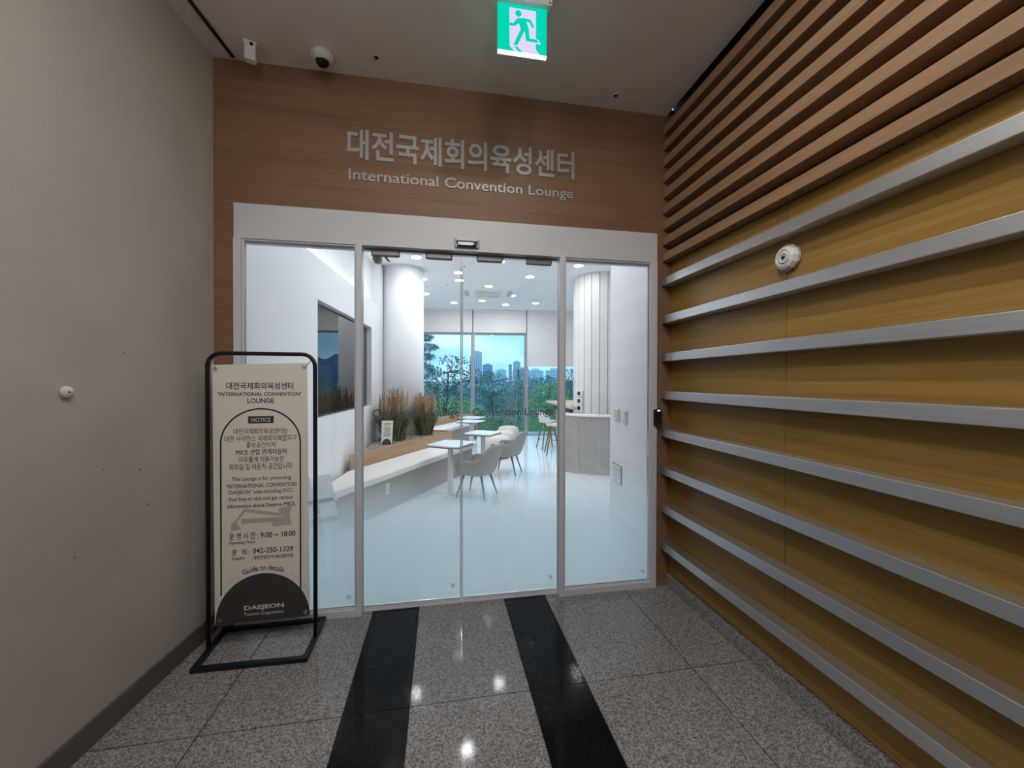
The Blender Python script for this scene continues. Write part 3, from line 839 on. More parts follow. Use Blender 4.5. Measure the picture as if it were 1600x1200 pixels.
t = thing('slot_diffuser', 'narrow black slot diffuser in the lounge ceiling near the cove', 'air vent', (.43, 3.0, LC), th)
MB().box(-.02, .02, -1.1, 1.0, -.006, 0).build('slot', M['black_plastic'], t)
MB().box(-.045, -.02, -1.1, 1.0, -.008, 0).box(.02, .045, -1.1, 1.0, -.008, 0).build('slot_frame', M['white_plastic'], t)
ceiling_dot(1.72, 4.05, LC, 'tiny sprinkler on the lounge ceiling near the door edge')
ceiling_dot(1.45, 5.4, LC, 'tiny sprinkler on the lounge ceiling beside the plain pillar')
ceiling_dot(3.42, 4.0, LC, 'tiny sprinkler on the lounge ceiling near the panelled pillar')
t = thing('security_camera', 'small white camera inside the glass at the top corner of the door', 'camera', (.915, .155, 2.375))
MB().box(-.022, .022, -.018, .022, -.035, .012).build('bracket', M['white_plastic'], t, bevel=.004)
MB().lathe([(0, -.09), (.022, -.084), (.034, -.06), (.034, -.045), (.02, -.034), (0, -.034)], 24).build('dome', M['pale_plastic'], t)

# ------------------------------------------------------------------ bench and planter units (local x along the bench, y away from the door)
UA = math.atan2(.868, .497)
def uw_(t_, m_):
    return (t_ * .497 - m_ * .868, t_ * .868 + m_ * .497)
t = thing('bench', 'long low bench with cream seat running from the wall under the display', 'bench', (0, 0, 0), UA)
def rounded(tA, m0, tB, m1, tBk, r=.16):
    pts = [(tA, m0)]
    pts += [(tB - r + r * math.sin(a), m0 + r - r * math.cos(a)) for a in [PI / 2 * i / 8 for i in range(9)]]
    return pts + [(tB, m1), (tBk, m1)]
MB().prism(rounded(1.02, .405, 4.57, .848, 2.02), 0, .365).build('base', M['bench_body'], t)
MB().prism(rounded(.93, .355, 4.62, .850, 2.02), .37, .45).build('seat', M['bench_top'], t, bevel=.02, seg=3)
so = MB().box(2.14, 2.20, .397, .405, .19, .31); so.box(2.156, 2.184, .395, .398, .21, .25, 1).box(2.156, 2.184, .395, .398, .26, .295, 1)
so.build('wall_socket', [M['white_plastic'], M['reveal']], t)
pl = thing('planter', 'light oak planter filled with gravel behind the long bench', 'planter', (0, 0, 0), UA)
MB().box(2.09, 4.56, .855, .877, 0, .62).build('front_board', M['light_oak'], pl, bevel=.002)
MB().box(4.538, 4.56, .877, 1.33, 0, .62).build('end_board', M['light_oak'], pl, bevel=.002)
gp = [(2.10, .879), (4.536, .879), (4.536, 1.42), (4.42, 1.33), (4.19, 1.272), (3.96, 1.33), (3.80, 1.45), (3.70, 1.58), (3.50, 1.545)]
MB().prism(gp, .45, .592).build('gravel', M['gravel'], pl)
grv = [MB() for _ in range(1)][0]
for i in range(420):
    tt = RNG.uniform(2.3, 4.5); mm = RNG.uniform(.9, 1.25)
    if mm > .90 + (tt - 2.1) * .42: continue
    r = RNG.uniform(.006, .014); c = (tt, mm, .592)
    grv.add([(c[0] + r, c[1], c[2]), (c[0], c[1] + r, c[2]), (c[0] - r, c[1], c[2]), (c[0], c[1] - r, c[2]), (c[0], c[1], c[2] + r)], [(0, 1, 4), (1, 2, 4), (2, 3, 4), (3, 0, 4)])
o = grv.build('pebbles', M['gravel'], pl); o['kind'] = 'stuff'
t = thing('bench', 'short far bench with white seat in front of the windows', 'bench', (0, 0, 0), UA)
MB().box(5.6, 7.53, 1.82, 2.26, 0, .365).build('base', M['bench_body'], t)
MB().box(5.6, 7.54, 1.78, 2.265, .37, .45).build('seat', M['bench_top'], t, bevel=.02, seg=3)
t = thing('planter', 'light oak planter behind the short far bench', 'planter', (0, 0, 0), UA)
MB().box(5.6, 7.56, 2.27, 2.292, 0, .62).build('front_board', M['light_oak'], t, bevel=.002)
MB().box(7.545, 7.585, 1.76, 2.268, 0, .63).build('end_board', M['light_oak'], t, bevel=.002)
MB().box(5.6, 7.54, 2.294, 2.55, .4, .59).build('gravel', M['gravel'], t)

# ------------------------------------------------------------------ tables
def table_proto(label, loc):
    t = thing('side_table', label, 'table', loc, UA - .06, 'small square tables along the benches')
    r = .06; a = .235
    poly = [(sx * (a - r) + r * math.cos(q), sy * (a - r) + r * math.sin(q)) for sx, sy, q0 in ((1, 1, 0), (-1, 1, PI / 2), (-1, -1, PI), (1, -1, 3 * PI / 2)) for q in [q0 + PI / 2 * i / 6 for i in range(7)]]
    MB().prism(poly, .655, .672).build('table_top', M['table_top'], t)
    MB().prism([(x * 1.003, y * 1.003) for x, y in poly], .640, .655).build('edge_band', M['table_edge'], t)
    MB().box(-.028, .028, -.028, .028, .012, .640).build('post', M['table_white'], t, bevel=.006)
    MB().box(-.19, .19, -.025, .025, 0, .012).box(-.025, .025, -.19, -.0255, 0, .012).box(-.025, .025, .0255, .19, 0, .012).build('base', M['table_white'], t, bevel=.004)
    return t
tp = table_proto('white square table beside the first armchair, closest to the door', (1.46, 2.63, 0))
dup(tp, (1.995, 3.66, 0), None, 'white square table beside the second armchair and the bench end')
dup(tp, (1.94, 5.50, 0), None, 'white square table between the bench end and the far bench')
dup(tp, (2.03, 6.32, 0), None, 'white square table deepest in the lounge, before the windows')

# ------------------------------------------------------------------ armchairs (front towards local +y)
def chair_proto(label, loc, rz):
    t = thing('armchair', label, 'chair', loc, rz, 'grey tub armchairs')
    NA, NH = 36, 7
    verts, faces = [], []
    amax = math.radians(135)
    def sup(a, rx_, ry_, e=2.8):
        c, s_ = math.sin(a), -math.cos(a)
        return (rx_ * math.copysign(abs(c) ** (2 / e), c), ry_ * math.copysign(abs(s_) ** (2 / e), s_))
    for i in range(NA + 1):
        a = -amax + 2 * amax * i / NA; q = abs(a) / amax
        w_ = 1 / (1 + math.exp((q - .40) * 20))
        top = .495 + .195 * w_
        if q > .93: top -= (q - .93) * .8
        for j in range(NH + 1):
            f_ = j / NH; z = .312 + (top - .312) * f_
            k_ = .80 + .20 * min(1, f_ * 1.35) ** .6 + .06 * w_ * f_
            x, y = sup(a, .275 * k_, .255 * k_)
            verts.append((x, y - .05 * w_ * f_, z))
    for i in range(NA):
        for j in range(NH):
            a = i * (NH + 1) + j
            faces.append((a, a + NH + 1, a + NH + 2, a + 1))
    sh = MB().add(verts, faces, 0, True)
    ob = sh.build('shell', M['chair_shell'], t)
    md = ob.modifiers.new('thick', 'SOLIDIFY'); md.thickness = .018; md.offset = 0
    # seat pan closing the shell at the bottom
    ring = [sup(2 * PI * i / 40, .275 * .80, .255 * .80) for i in range(40)]
    ring2 = [(x * 1.04, y * 1.04) for x, y in ring]
    st = MB()
    vs = [(x * .75, y * .75, .290) for x, y in ring] + [(x * 1.0, y * 1.0, .308) for x, y in ring] + [(x * 1.03, y * 1.03, .325) for x, y in ring] + [(x * .9, y * .9, .338) for x, y in ring]
    fs = [(k_ * 40 + i, k_ * 40 + (i + 1) % 40, (k_ + 1) * 40 + (i + 1) % 40, (k_ + 1) * 40 + i) for k_ in range(3) for i in range(40)]
    st.add(vs, fs, 0, True); st.add(vs[:40], [list(range(40))[::-1]]); st.add(vs[-40:], [list(range(40))], 0, True)
    st.build('seat', M['chair_shell'], t)
    for sx, sy in ((1, 1), (-1, 1), (1, -1), (-1, -1)):
        MB().tube([(sx * .125, sy * .12, .296), (sx * .185, sy * .205, .0)], [.015, .009], 10).build('leg', M['chair_leg'], t)
    return t
fdir = math.atan2(.53, -.85) - PI / 2
ch = chair_proto('grey tub armchair at the table closest to the door', (1.80, 2.515, 0), fdir)
dup(ch, (2.385, 3.70, 0), fdir + .1, 'grey tub armchair at the second table, nearer the windows')

# ------------------------------------------------------------------ poufs
def pouf(label, loc, r):
    t = thing('pouf', label, 'pouf', loc, 0, 'blush poufs before the windows')
    MB().lathe([(r * .86, .03), (r * .97, .08), (r, .17), (r, .27), (r * .97, .34), (r * .86, .395), (r * .6, .418), (0, .424)], 40).build('cushion', M['pouf'], t)
    MB().lathe([(r * .8, 0), (r * .8, .03)], 32).build('base', M['table_edge'], t)
    return t
p0 = pouf('round blush pouf behind the second table, first of the row', (2.43, 5.02, 0), .255)
dup(p0, (2.66, 5.78, 0), None, 'round blush pouf in the middle of the row')
dup(p0, (2.91, 6.62, 0), None, 'round blush pouf closest to the windows')

# ------------------------------------------------------------------ pampas grass
def grass(label, loc, n, rad, h, seed):
    rg = np.random.default_rng(seed)
    t = thing('pampas_grass', label, 'plant', loc, 0, 'pampas grass clumps in the planter')
    def clear(p):
        x, y = loc[0] + p[0], loc[1] + p[1]
        x = max(x, .04 + .078 * y + .02)
        dx, dy = x - .69, y - 4.45; q = math.hypot(dx, dy)
        if q < .36: x, y = .69 + dx * .36 / q, 4.45 + dy * .36 / q
        return (x - loc[0], y - loc[1], p[2])
    def blade(mb, x, y, hh, lean, az, w_, mi=0, droop=.0):
        pts = []
        N = 5; ca, sa = math.cos(az), math.sin(az)
        for i in range(N + 1):
            f_ = i / N; d = lean * f_ ** 1.8
            pts.append((x + ca * d, y + sa * d, hh * (f_ - droop * f_ ** 3)))
        pts = [clear(p) for p in pts]
        vs = []
        yaw = az + PI / 2 + rg.uniform(-.6, .6)
        for i, p in enumerate(pts):
            ww = w_ * (1 - (i / N) ** 2) + .0008
            vs += [(p[0] - math.cos(yaw) * ww, p[1] - math.sin(yaw) * ww, p[2]), (p[0] + math.cos(yaw) * ww, p[1] + math.sin(yaw) * ww, p[2])]
        mb.add(vs, [(2 * i, 2 * i + 1, 2 * i + 3, 2 * i + 2) for i in range(N)], mi)
    g_ = MB()
    for i in range(n):
        az = rg.uniform(0, 2 * PI); rr = rad * .55 * math.sqrt(rg.uniform()); 
        blade(g_, rr * math.cos(az), rr * math.sin(az), h * rg.uniform(.35, .66), rg.uniform(.02, rad * 1.1), az + rg.uniform(-.4, .4), rg.uniform(.004, .0075), 0 if rg.uniform() < .8 else 1, rg.uniform(0, .15))
    g_.build('leaves', [M['blade'], M['blade_dry']], t, fix=False)
    p_ = MB()
    for i in range(max(10, n // 11)):
        az = rg.uniform(0, 2 * PI); rr = rad * .8 * math.sqrt(rg.uniform()); x, y, _ = clear((rr * math.cos(az), rr * math.sin(az), 0)); x *= .92; y *= .92
        top = h * rg.uniform(.66, 1.0) * (1 - .22 * (rr / rad) ** 2); z0 = top * .52
        p_.tube([(x * .5, y * .5, 0), (x, y, z0), (x * 1.05, y * 1.05, top)], .0016, 4, caps=False)
        for k_ in range(80):
            f_ = rg.uniform(0, 1); z = z0 + (top - z0) * f_; rw = .036 * math.sin(PI * min(1, f_ * .72 + .28)) + .002
            a2 = rg.uniform(0, 2 * PI); L2 = rg.uniform(.035, .06)
            bx, by = x * (1 + .05 * f_), y * (1 + .05 * f_)
            tip = (bx + rw * math.cos(a2), by + rw * math.sin(a2), min(z + L2, top + .02)); ws = .0032
            p_.add([(bx - ws, by, z), (bx + ws, by, z), tip], [(0, 1, 2)]); p_.add([(bx, by - ws, z), (bx, by + ws, z), tip], [(0, 1, 2)])
    p_.build('plumes', M['plume'], t, fix=False)
    return t
grass('tall tan and green pampas grass clump beside the small notice stand', (.63, 3.60, .592), 620, .30, .88, 3)
grass('tan and green pampas grass clump at the planter end by the window', (1.075, 4.12, .592), 480, .22, .80, 5)

# small notice stand in the gravel
t = thing('notice_stand', 'miniature cream notice stand in the gravel before the pampas grass', 'notice stand', (.585, 3.10, .592), -.10)
ti = math.radians(10)
def tl(x, z, y=0): return (x, y + z * math.sin(ti), z * math.cos(ti))
MB().add([tl(-.078, 0), tl(.078, 0), tl(.078, .345), tl(-.078, .345), tl(-.078, 0, .004), tl(.078, 0, .004), tl(.078, .345, .004), tl(-.078, .345, .004)],
         [(0, 1, 2, 3), (7, 6, 5, 4), (0, 4, 5, 1), (1, 5, 6, 2), (2, 6, 7, 3), (3, 7, 4, 0)]).build('sheet', M['banner'], t)
k = MB()
for i, (a, b, z) in enumerate(((-.045, .05, .30), (-.05, .048, .28), (-.04, .035, .245), (-.05, .05, .225), (-.03, .04, .205), (-.045, .045, .185), (-.05, .04, .165), (-.045, .05, .145), (-.04, .04, .125))):
    k.add([tl(a, z, -.001), tl(b, z, -.001), tl(b, z + .007, -.001), tl(a, z + .007, -.001)], [(0, 1, 2, 3)])
k.build('print', M['banner_dark'], t)
hp = [(.066 * math.cos(a), .006 + .085 * math.sin(a)) for a in [PI * i / 20 for i in range(21)]]
MB().add([tl(x, z, -.001) for x, z in hp], [list(range(21))]).build('half_circle', M['banner_dark'], t)
MB().tube([tl(-.08, .35), tl(-.08, 0), (-.08, .12, 0)], .003, 6).tube([tl(.08, .35), tl(.08, 0), (.08, .12, 0)], .003, 6).build('stand_frame', M['black_metal'], t)

# brochure rack behind the fixed pane
t = thing('brochure_rack', 'pale brochure rack standing behind the frosted pane beside the banner', 'rack', (.46, .46, 0), .5)
MB().box(-.18, .18, -.12, .12, 0, .02).box(-.015, .015, .02, .05, .02, .5).build('stand', M['table_white'], t, bevel=.003)
k = MB()
for i, z in enumerate((.34, .46, .58)):
    k.add([(-.15, -.06 + .10 * i, z), (.15, -.06 + .10 * i, z), (.15, .08 + .10 * i, z + .15), (-.15, .08 + .10 * i, z + .15)], [(0, 1, 2, 3)])
    k.box(-.155, .155, -.10 + .10 * i, -.055 + .10 * i, z - .012, z)
k.build('tray', M['clear_film'], t, fix=False)
for i, z in enumerate((.35, .47, .59)):
    for j, x in enumerate((-.075, .075)):
        b = thing('brochure', f'pale folded brochure in the {["lowest", "middle", "upper"][i]} tray of the rack, {["wall", "door"][j]} side', 'brochure', (.46, .46, 0), .5, 'brochures in the rack')
        MB().add([(x - .06, -.075 + .10 * i, z), (x + .06, -.075 + .10 * i, z), (x + .06, .07 + .10 * i, z + .15), (x - .06, .07 + .10 * i, z + .15),
                  (x - .06, -.065 + .10 * i, z), (x + .06, -.065 + .10 * i, z), (x + .06, .078 + .10 * i, z + .15), (x - .06, .078 + .10 * i, z + .15)],
                 [(0, 1, 2, 3), (7, 6, 5, 4), (0, 4, 5, 1), (1, 5, 6, 2), (2, 6, 7, 3), (3, 7, 4, 0)]).build('cover', M['brochure'], b)

# ------------------------------------------------------------------ reception counter round the panelled pillar
t = thing('reception_counter', 'curved reception counter with fluted front and white top round the pillar', 'counter', (cx, cy, 0))
def arc(r, a0, a1, n_): return [(r * math.cos(a0 + (a1 - a0) * i / n_), r * math.sin(a0 + (a1 - a0) * i / n_)) for i in range(n_ + 1)]
A0, A1 = math.radians(215), math.radians(318)
MB().prism(arc(1.19, A0, A1, 60) + arc(1.08, A1, A0, 60), 0, .925).build('body', M['counter_panel'], t)
fl = MB(); nf = 92
for i in range(nf):
    a = A0 + (A1 - A0) * (i + .5) / nf; da = (A1 - A0) / nf * .40
    fl.prism([(1.188 * math.cos(a - da), 1.188 * math.sin(a - da)), (1.206 * math.cos(a - da * .6), 1.206 * math.sin(a - da * .6)), (1.206 * math.cos(a + da * .6), 1.206 * math.sin(a + da * .6)), (1.188 * math.cos(a + da), 1.188 * math.sin(a + da))], .03, .925)
fl.build('flutes', M['counter_panel'], t)
MB().prism(arc(1.225, A0 - .02, A1, 60) + arc(1.03, A1, A0 - .02, 60), .926, .955).build('counter_top', M['counter_top'], t, bevel=.004)
c0 = [(1.21 * math.cos(A0 - .02), 1.21 * math.sin(A0 - .02)), (1.21 * math.cos(A0 - .001), 1.21 * math.sin(A0 - .001)), (1.04 * math.cos(A0 - .001), 1.04 * math.sin(A0 - .001)), (1.04 * math.cos(A0 - .02), 1.04 * math.sin(A0 - .02))]
MB().prism(c0[::-1], 0, .925).build('end_panel', M['counter_top'], t)

# controllers on the pillar
pa = math.radians(202)
for i, (z, hh) in enumerate(((1.27, .12), (1.135, .125), (1.005, .12))):
    t = thing('wall_controller', ['white thermostat, uppermost of three on the panelled pillar', 'white controller with dark window, middle of three on the panelled pillar', 'white controller with dark window, lowest of three on the panelled pillar'][i],
              'controller', (cx + .503 * math.cos(pa), cy + .503 * math.sin(pa), z), pa - PI / 2 + PI, 'controllers on the panelled pillar')
    MB().box(-.075, .075, -.022, .002, -hh / 2, hh / 2).build('case', M['white_plastic'], t, bevel=.004)
    MB().box(-.045, .03, -.0235, -.0215, -.03, .035).build('window', M['black_gloss'], t)

# switches and framed evacuation sign on the stub wall (faces -x)
sa = math.atan2(.90 - .137, 2.925 - 2.874)
def on_stub(y, z): return (2.874 + (y - .137) * (2.925 - 2.874) / (.763), y, z)
t = thing('light_switch', 'white double light switch on the wall stub, deeper of the two', 'light switch', on_stub(.72, 1.195), sa, 'light switches on the wall stub')
MB().box(-.062, .062, -.002, .012, -.06, .06).build('plate', M['white_plastic'], t, bevel=.004)
MB().box(-.048, -.002, .012, .016, -.048, .048).build('rocker', M['pale_plastic'], t, bevel=.002)
MB().box(.002, .048, .012, .016, -.048, .048).build('rocker', M['pale_plastic'], t, bevel=.002)
t = thing('light_switch', 'white single light switch on the wall stub, nearer the glass', 'light switch', on_stub(.535, 1.187), sa, 'light switches on the wall stub')
MB().box(-.045, .045, -.002, .012, -.06, .06).build('plate', M['white_plastic'], t, bevel=.004)
MB().box(-.030, .030, .012, .016, -.048, .048).build('rocker', M['pale_plastic'], t, bevel=.002)
t = thing('framed_notice', 'small framed pictogram notice low on the wall stub', 'notice', on_stub(.715, .660), sa)
MB().box(-.11, .11, -.002, .010, -.085, .085).build('border', M['clamp'], t, bevel=.003)
MB().box(-.100, .100, .010, .0115, -.075, .075).build('sheet', M['white_plastic'], t)
k = MB().box(-.08, .08, .0115, .0125, .035, .055).box(-.07, .07, .0115, .0125, .018, .026).box(-.012, .012, .0115, .0125, -.055, .005).box(-.075, -.055, .0115, .0125, -.03, .005).box(.055, .075, .0115, .0125, -.035, -.0)
k.add([(-.028, .0125, -.045), (.028, .0125, -.045), (0, .0125, -.068)], [(0, 1, 2)])
k.build('print', M['banner_grey'], t)

# ------------------------------------------------------------------ bar table and stools
t = thing('bar_table', 'long pale wood bar table beside the panelled pillar', 'bar table', (0, 0, 0))
MB().prism([(3.76, 6.40), (3.645, 4.13), (3.73, 4.13), (3.745, 4.50), (3.80, 4.66), (3.95, 4.82), (4.25, 4.92), (4.55, 6.40)], .985, 1.035).build('table_top', M['bar_wood'], t, bevel=.003)
MB().box(3.90, 4.40, 5.05, 6.25, .86, .984).build('apron', M['dark_wood'], t)
MB().box(3.95, 4.30, 5.10, 6.15, 0, .859).build('pedestal', M['bar_wood'], t)
def stool(label, loc, rz):
    t = thing('bar_stool', label, 'stool', loc, rz, 'white bar stools at the bar table')
    s_ = MB(); NA = 28
    prof = [(.0, .575), (.10, .578), (.165, .592), (.185, .62)]
    s_.lathe([(.0, .560), (.11, .563), (.178, .585), (.196, .622), (.186, .622), (.165, .600), (.10, .585), (.0, .582)], 30)
    s_.build('seat', M['table_white'], t)
    bk = MB(); vs = []
    for j in range(5):
        f_ = j / 4
        for i in range(13):
            a = math.radians(-90 - 62 * (1 - .25 * f_) + 124 * (1 - .25 * f_) * i / 12); rr = .19 + .03 * f_
            vs.append((rr * math.cos(a), rr * math.sin(a), .61 + .21 * f_ - .03 * f_ * (abs(i - 6) / 6) ** 2))
    bk.add(vs, [(j * 13 + i, j * 13 + i + 1, (j + 1) * 13 + i + 1, (j + 1) * 13 + i) for j in range(4) for i in range(12)], 0, True)
    ob = bk.build('backrest', M['table_white'], t); md = ob.modifiers.new('thick', 'SOLIDIFY'); md.thickness = .014
    for sx, sy in ((1, 1), (-1, 1), (1, -1), (-1, -1)):
        MB().tube([(sx * .09, sy * .09, .57), (sx * .19, sy * .19, 0)], [.017, .012], 10).build('leg', M['stool_wood'], t)
    q = .158
    MB().tube([(q, q, .19), (-q, q, .19), (-q, -q, .19), (q, -q, .19)], .006, 8, closed=True).build('footrest', M['chrome'], t)
    return t
s0 = stool('white bar stool on brown legs nearer the windows', (3.66, 5.85, 0), -PI / 2 + .1)
dup(s0, (3.64, 5.20, 0), -PI / 2 - .15, 'white bar stool on brown legs partly behind the reception counter')

# ================================================================== OUTSIDE
GZ = -4.2
struct(MB().box(-500, 1500, 8.9, 3000, GZ - .2, GZ).build('ground', M['ground']), 'park ground beyond the lounge windows', 'ground')

def leaf_mat(name, col, var=.45):
    m = mat(name, col, .7, 0, .2, var=var, vscale=3.0)
    return m
LM = {
 'olive': leaf_mat('leaf_olive', (.20, .30, .16)), 'green': leaf_mat('leaf_green', (.24, .42, .17)), 'bright': leaf_mat('leaf_bright', (.34, .52, .20)),
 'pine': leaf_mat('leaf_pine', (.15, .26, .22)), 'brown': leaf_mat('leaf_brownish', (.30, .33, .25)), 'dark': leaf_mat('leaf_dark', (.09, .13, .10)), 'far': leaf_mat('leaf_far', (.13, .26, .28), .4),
}

def foliage(blobs, n, size, aspect, rg, flat=0.0):
    """Leaf-sized quads scattered through ellipsoids (centre, radii)."""
    wts = np.array([b[1][0] * b[1][1] * b[1][2] for b in blobs]) ** .7; wts /= wts.sum()
    V = []; F = []
    idx = rg.choice(len(blobs), n, p=wts)
    d = rg.normal(size=(n, 3)); d /= np.linalg.norm(d, axis=1)[:, None]
    rad = rg.uniform(.35, 1.0, n) ** .5
    ctr = np.array([b[0] for b in blobs])[idx] + d * rad[:, None] * np.array([b[1] for b in blobs])[idx]
    a = rg.normal(size=(n, 3)); a /= np.linalg.norm(a, axis=1)[:, None]
    b_ = rg.normal(size=(n, 3)); b_ = np.cross(a, b_); b_ /= np.linalg.norm(b_, axis=1)[:, None]
    s = size * rg.uniform(.6, 1.4, n)
    A = a * (s * aspect)[:, None]; B = b_ * s[:, None]
    vs = np.stack([ctr - A, ctr + B * .5, ctr + A, ctr - B * .5], 1).reshape(-1, 3)
    return vs

def tree(name, label, loc, trunk, blobs, n, size, aspect, lm, seed, group, branches=0):
    """Trunk points and crown ellipsoids are given from the tree's foot."""
    rg = np.random.default_rng(seed)
    t = thing(name, label, 'tree', loc, 0, group)
    k = MB(); rs = [max(.012, .07 * (1 - i / len(trunk))) for i in range(len(trunk))]
    k.tube(trunk, rs, 8)
    for i in range(branches):
        j = rg.integers(len(trunk) // 2, len(trunk)); p = Vector(trunk[j]); b = blobs[rg.integers(len(blobs))]
        q = Vector(b[0]) + Vector(rg.normal(size=3)) * float(b[1][0]) * .35
        mid = (p + q) / 2 + Vector((rg.uniform(-.1, .1), rg.uniform(-.1, .1), .12))
        k.tube([p, mid, q], [.018, .012, .005], 5)
    k.build('trunk', M['bark'], t)
    vs = foliage(blobs, n, size, aspect, rg)
    me = bpy.data.meshes.new('crown'); me.from_pydata(vs.tolist(), [], np.arange(len(vs)).reshape(-1, 4).tolist())
    me.materials.append(lm); me.update()
    o = bpy.data.objects.new('crown', me); COL.objects.link(o); o.parent = t
    return t

def at(az, d): return (1.34 + d * math.sin(az), -2.64 + d * math.cos(az), GZ)
H = 1.5 - GZ     # height of the horizon above the ground
G1 = 'trees outside the lounge windows'
def trunk_to(h, dx=0.0, dy=0.0, n=6): return [(dx * (i / n) ** 1.5, dy * (i / n) ** 1.5, h * i / n) for i in range(n + 1)]
tree('deciduous_tree', 'thin dark-branched tree with sparse leaves rising behind the pampas grass', at(.00, 14.5), trunk_to(H + .3, .25, 0, 8),
     [((.0, 0, H - .1), (.7, .6, .6)), ((.75, 0, H + .35), (.5, .5, .5)), ((-.35, 0, H + .1), (.45, .5, .5)), ((.3, 0, H + .7), (.45, .4, .3)), ((1.2, .1, H + .15), (.4, .4, .3)), ((.2, 0, H - .7), (.8, .6, .5))], 1500, .042, 1.1, LM['dark'], 11, G1, 26)
tree('pine_tree', 'pine branch tips reaching into the top of the window by the plain pillar', at(-.065, 12.8), trunk_to(H + 3.4, .1, 0, 8),
     [((.25, 0, H + 1.35), (.40, .4, .12)), ((.42, 0, H + 1.05), (.36, .4, .12)), ((.3, 0, H + .75), (.34, .4, .12)), ((.1, 0, H + 1.7), (.6, .5, .2)), ((.2, 0, H + .3), (.5, .4, .3))], 2600, .016, 6.5, LM['pine'], 12, G1, 14)
tree('pine_tree', 'dark blue-green pine in the middle of the windows', at(.125, 22), trunk_to(H + .4, .1, 0, 6),
     [((0, 0, H - .25), (1.1, 1.0, .75)), ((-.7, 0, H - 1.0), (1.0, .9, .6)), ((.6, 0, H - 1.1), (1.0, .9, .6)), ((.0, 0, H - 1.9), (1.4, 1, .6)), ((-.1, 0, H + .25), (.5, .5, .35))], 4200, .020, 6.0, LM['pine'], 13, G1, 16)
tree('cedar_tree', 'brownish green feathery cedar beside the middle pine', at(.193, 20), trunk_to(H + .6, .0, 0, 6),
     [((0, 0, H + .1), (.5, .5, .6)), ((0, 0, H - .7), (.9, .8, .8)), ((.1, 0, H - 1.6), (1.1, 1, .8)), ((.0, 0, H - 2.4), (1.1, 1, .6))], 4200, .018, 4.5, LM['brown'], 14, G1, 10)
tree('deciduous_tree', 'light green tree beside the bar table end', at(.268, 17), trunk_to(H - .2, .1, 0, 6),
     [((0, 0, H - .6), (.8, .8, .6)), ((.5, 0, H - 1.1), (.7, .7, .6)), ((-.5, 0, H - 1.3), (.7, .7, .6)), ((0, 0, H - 1.9), (1.1, .9, .6))], 3600, .045, 1.3, LM['green'], 15, G1, 14)
tree('pine_tree', 'upright pine beside the panelled pillar', at(.322, 19), trunk_to(H + .55, .1, 0, 6),
     [((0, 0, H + .15), (.5, .5, .5)), ((.1, 0, H - .5), (.8, .7, .6)), ((-.1, 0, H - 1.2), (.9, .8, .6)), ((0, 0, H - 2), (1, .9, .6))], 3200, .020, 6.0, LM['pine'], 16, G1, 12)
tree('deciduous_tree', 'bright green bushy tree low behind the thin dark tree', at(.030, 19), trunk_to(H - 1.2, .0, 0, 5),
     [((0, 0, H - 1.3), (1.0, .9, .6)), ((.8, 0, H - 1.6), (.8, .8, .6)), ((-.7, 0, H - 1.5), (.9, .8, .6)), ((0, 0, H - 2.3), (1.6, 1, .6))], 4200, .05, 1.2, LM['bright'], 17, G1, 10)
tree('deciduous_tree', 'olive green bushy tree low between the middle pine and the window post', at(.085, 17), trunk_to(H - 1.6, .0, 0, 5),
     [((0, 0, H - 1.9), (.9, .8, .6)), ((.6, 0, H - 2.2), (.8, .8, .5)), ((-.5, 0, H - 2.4), (.9, .8, .5))], 2600, .045, 1.3, LM['olive'], 18, G1, 10)
tree('deciduous_tree', 'yellow-green bushy tree under the bar table height', at(.245, 13.2), trunk_to(H - 1.7, .0, 0, 5),
     [((0, 0, H - 1.7), (.6, .6, .5)), ((.5, 0, H - 1.9), (.6, .6, .5)), ((-.5, 0, H - 2.1), (.6, .6, .5)), ((0, 0, H - 2.6), (1.0, .8, .5))], 3000, .035, 1.5, LM['green'], 19, G1, 12)
tree('deciduous_tree', 'grey-green shrubby tree behind the poufs', at(.150, 15.8), trunk_to(H - 1.6, .0, 0, 5),
     [((0, 0, H - 1.9), (.8, .6, .45)), ((.6, 0, H - 2.1), (.6, .6, .45)), ((-.6, 0, H - 2.2), (.7, .6, .5))], 2600, .035, 1.6, LM['olive'], 20, G1, 12)
tree('deciduous_tree', 'leafy tree showing only in the display reflection', at(.40, 24), trunk_to(H - .6, .0, 0, 5),
     [((0, 0, H - 1.0), (1.6, 1.4, 1.0)), ((1.8, 0, H - 1.2), (1.5, 1.4, .9)), ((0, 0, H - 2.2), (2.4, 1.5, .9))], 3000, .07, 1.3, LM['olive'], 21, G1, 8)

# far woodland
vs = []
rg = np.random.default_rng(31)
bl = []
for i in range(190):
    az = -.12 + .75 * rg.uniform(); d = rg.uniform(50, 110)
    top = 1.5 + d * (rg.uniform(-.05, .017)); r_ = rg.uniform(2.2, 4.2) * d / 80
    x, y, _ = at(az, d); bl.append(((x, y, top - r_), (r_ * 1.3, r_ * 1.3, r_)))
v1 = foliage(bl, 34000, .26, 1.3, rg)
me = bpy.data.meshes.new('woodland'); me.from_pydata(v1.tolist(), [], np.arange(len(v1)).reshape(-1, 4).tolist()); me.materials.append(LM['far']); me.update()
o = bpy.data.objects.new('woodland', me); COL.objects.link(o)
tag(o, 'blue-green woodland canopy beyond the trees outside the windows', 'woods', None, 'stuff')
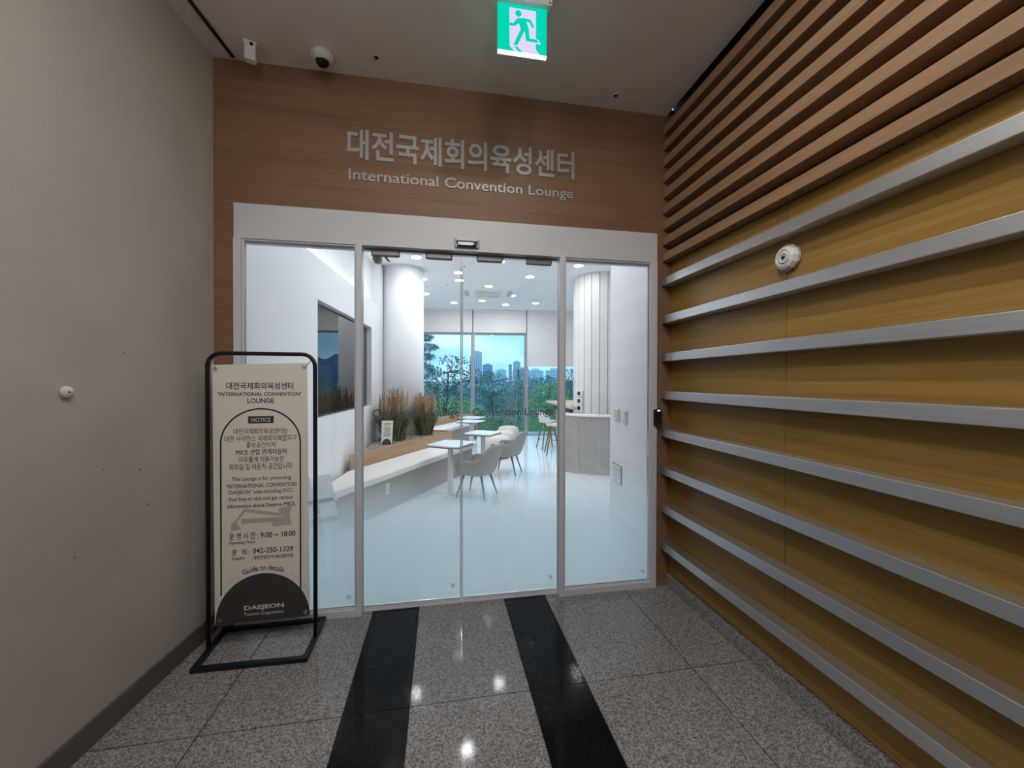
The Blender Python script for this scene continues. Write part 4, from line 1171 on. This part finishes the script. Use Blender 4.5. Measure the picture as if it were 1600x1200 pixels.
# shrubs hugging the building
bl = []
for i in range(80):
    az = -.10 + .55 * rg.uniform(); d = rg.uniform(26, 46); x, y, _ = at(az, d); r_ = rg.uniform(.8, 1.5)
    bl.append(((x, y, GZ + r_ * rg.uniform(.5, 1.9)), (r_ * 1.4, r_ * 1.4, r_)))
v1 = foliage(bl, 11000, .10, 1.4, rg)
me = bpy.data.meshes.new('undergrowth'); me.from_pydata(v1.tolist(), [], np.arange(len(v1)).reshape(-1, 4).tolist()); me.materials.append(LM['olive']); me.update()
o = bpy.data.objects.new('undergrowth', me); COL.objects.link(o)
tag(o, 'low green undergrowth between the trees outside', 'shrubs', None, 'stuff')

# city towers, the haze of distance put into their pale blue colours
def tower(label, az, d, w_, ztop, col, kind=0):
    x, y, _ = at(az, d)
    m1 = mat('hazy_tower_wall', col, .6); m2 = mat('hazy_tower_glass', tuple(c * .75 for c in col), .2)
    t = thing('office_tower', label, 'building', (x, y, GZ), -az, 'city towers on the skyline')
    hh = ztop - GZ
    tb = MB().box(-w_ / 2, w_ / 2, -w_ * .35, w_ * .35, 0, hh).build('tower_block', m1, t)
    b = MB()
    if kind == 0:
        nn = 5
        for i in range(nn):
            a = -w_ / 2 + w_ * (i + .25) / nn
            b.box(a, a + w_ / nn * .5, -w_ * .352, -w_ * .349, hh * .05, hh * .96)
    else:
        nn = max(4, int(hh / 5))
        for i in range(nn):
            z = hh * (i + .3) / nn
            b.box(-w_ * .46, w_ * .46, -w_ * .352, -w_ * .349, z, z + hh / nn * .5)
    b.build('window_bands', m2, tb)
    MB().box(-w_ * .25, w_ * .25, -w_ * .2, w_ * .2, hh, hh + w_ * .12).build('roof_plant', m1, t)
    return t
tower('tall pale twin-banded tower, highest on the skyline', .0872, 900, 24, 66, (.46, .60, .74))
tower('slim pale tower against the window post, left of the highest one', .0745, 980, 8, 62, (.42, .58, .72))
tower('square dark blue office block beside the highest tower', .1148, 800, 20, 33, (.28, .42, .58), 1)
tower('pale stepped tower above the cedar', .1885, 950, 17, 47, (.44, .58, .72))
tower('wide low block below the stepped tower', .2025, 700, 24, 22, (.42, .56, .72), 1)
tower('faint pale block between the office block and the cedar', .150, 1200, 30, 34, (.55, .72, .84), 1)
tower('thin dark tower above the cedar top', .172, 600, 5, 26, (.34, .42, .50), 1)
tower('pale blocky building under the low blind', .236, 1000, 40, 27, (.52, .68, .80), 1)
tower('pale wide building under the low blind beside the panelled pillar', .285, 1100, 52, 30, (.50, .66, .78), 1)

# mountain ridge seen in the display's reflection
rd = MB(); n_ = 60; vs = []
for i in range(n_ + 1):
    f_ = i / n_; az = .345 + .55 * f_; d = 3000; x, y = 1.34 + d * math.sin(az), -2.64 + d * math.cos(az)
    hh = 150 + 55 * math.sin(f_ * 9) * .5 + 25 * math.sin(f_ * 31) + 10 * math.sin(f_ * 83)
    hh *= min(1, .35 + f_ * 9)
    bx, by = x + 500 * math.sin(az), y + 500 * math.cos(az)
    vs += [(x - 300 * math.sin(az), y - 300 * math.cos(az), GZ), (x, y, hh), (bx, by, GZ)]
rd.add(vs, [f for i in range(n_) for f in ((3 * i, 3 * i + 3, 3 * i + 4, 3 * i + 1), (3 * i + 1, 3 * i + 4, 3 * i + 5, 3 * i + 2))])
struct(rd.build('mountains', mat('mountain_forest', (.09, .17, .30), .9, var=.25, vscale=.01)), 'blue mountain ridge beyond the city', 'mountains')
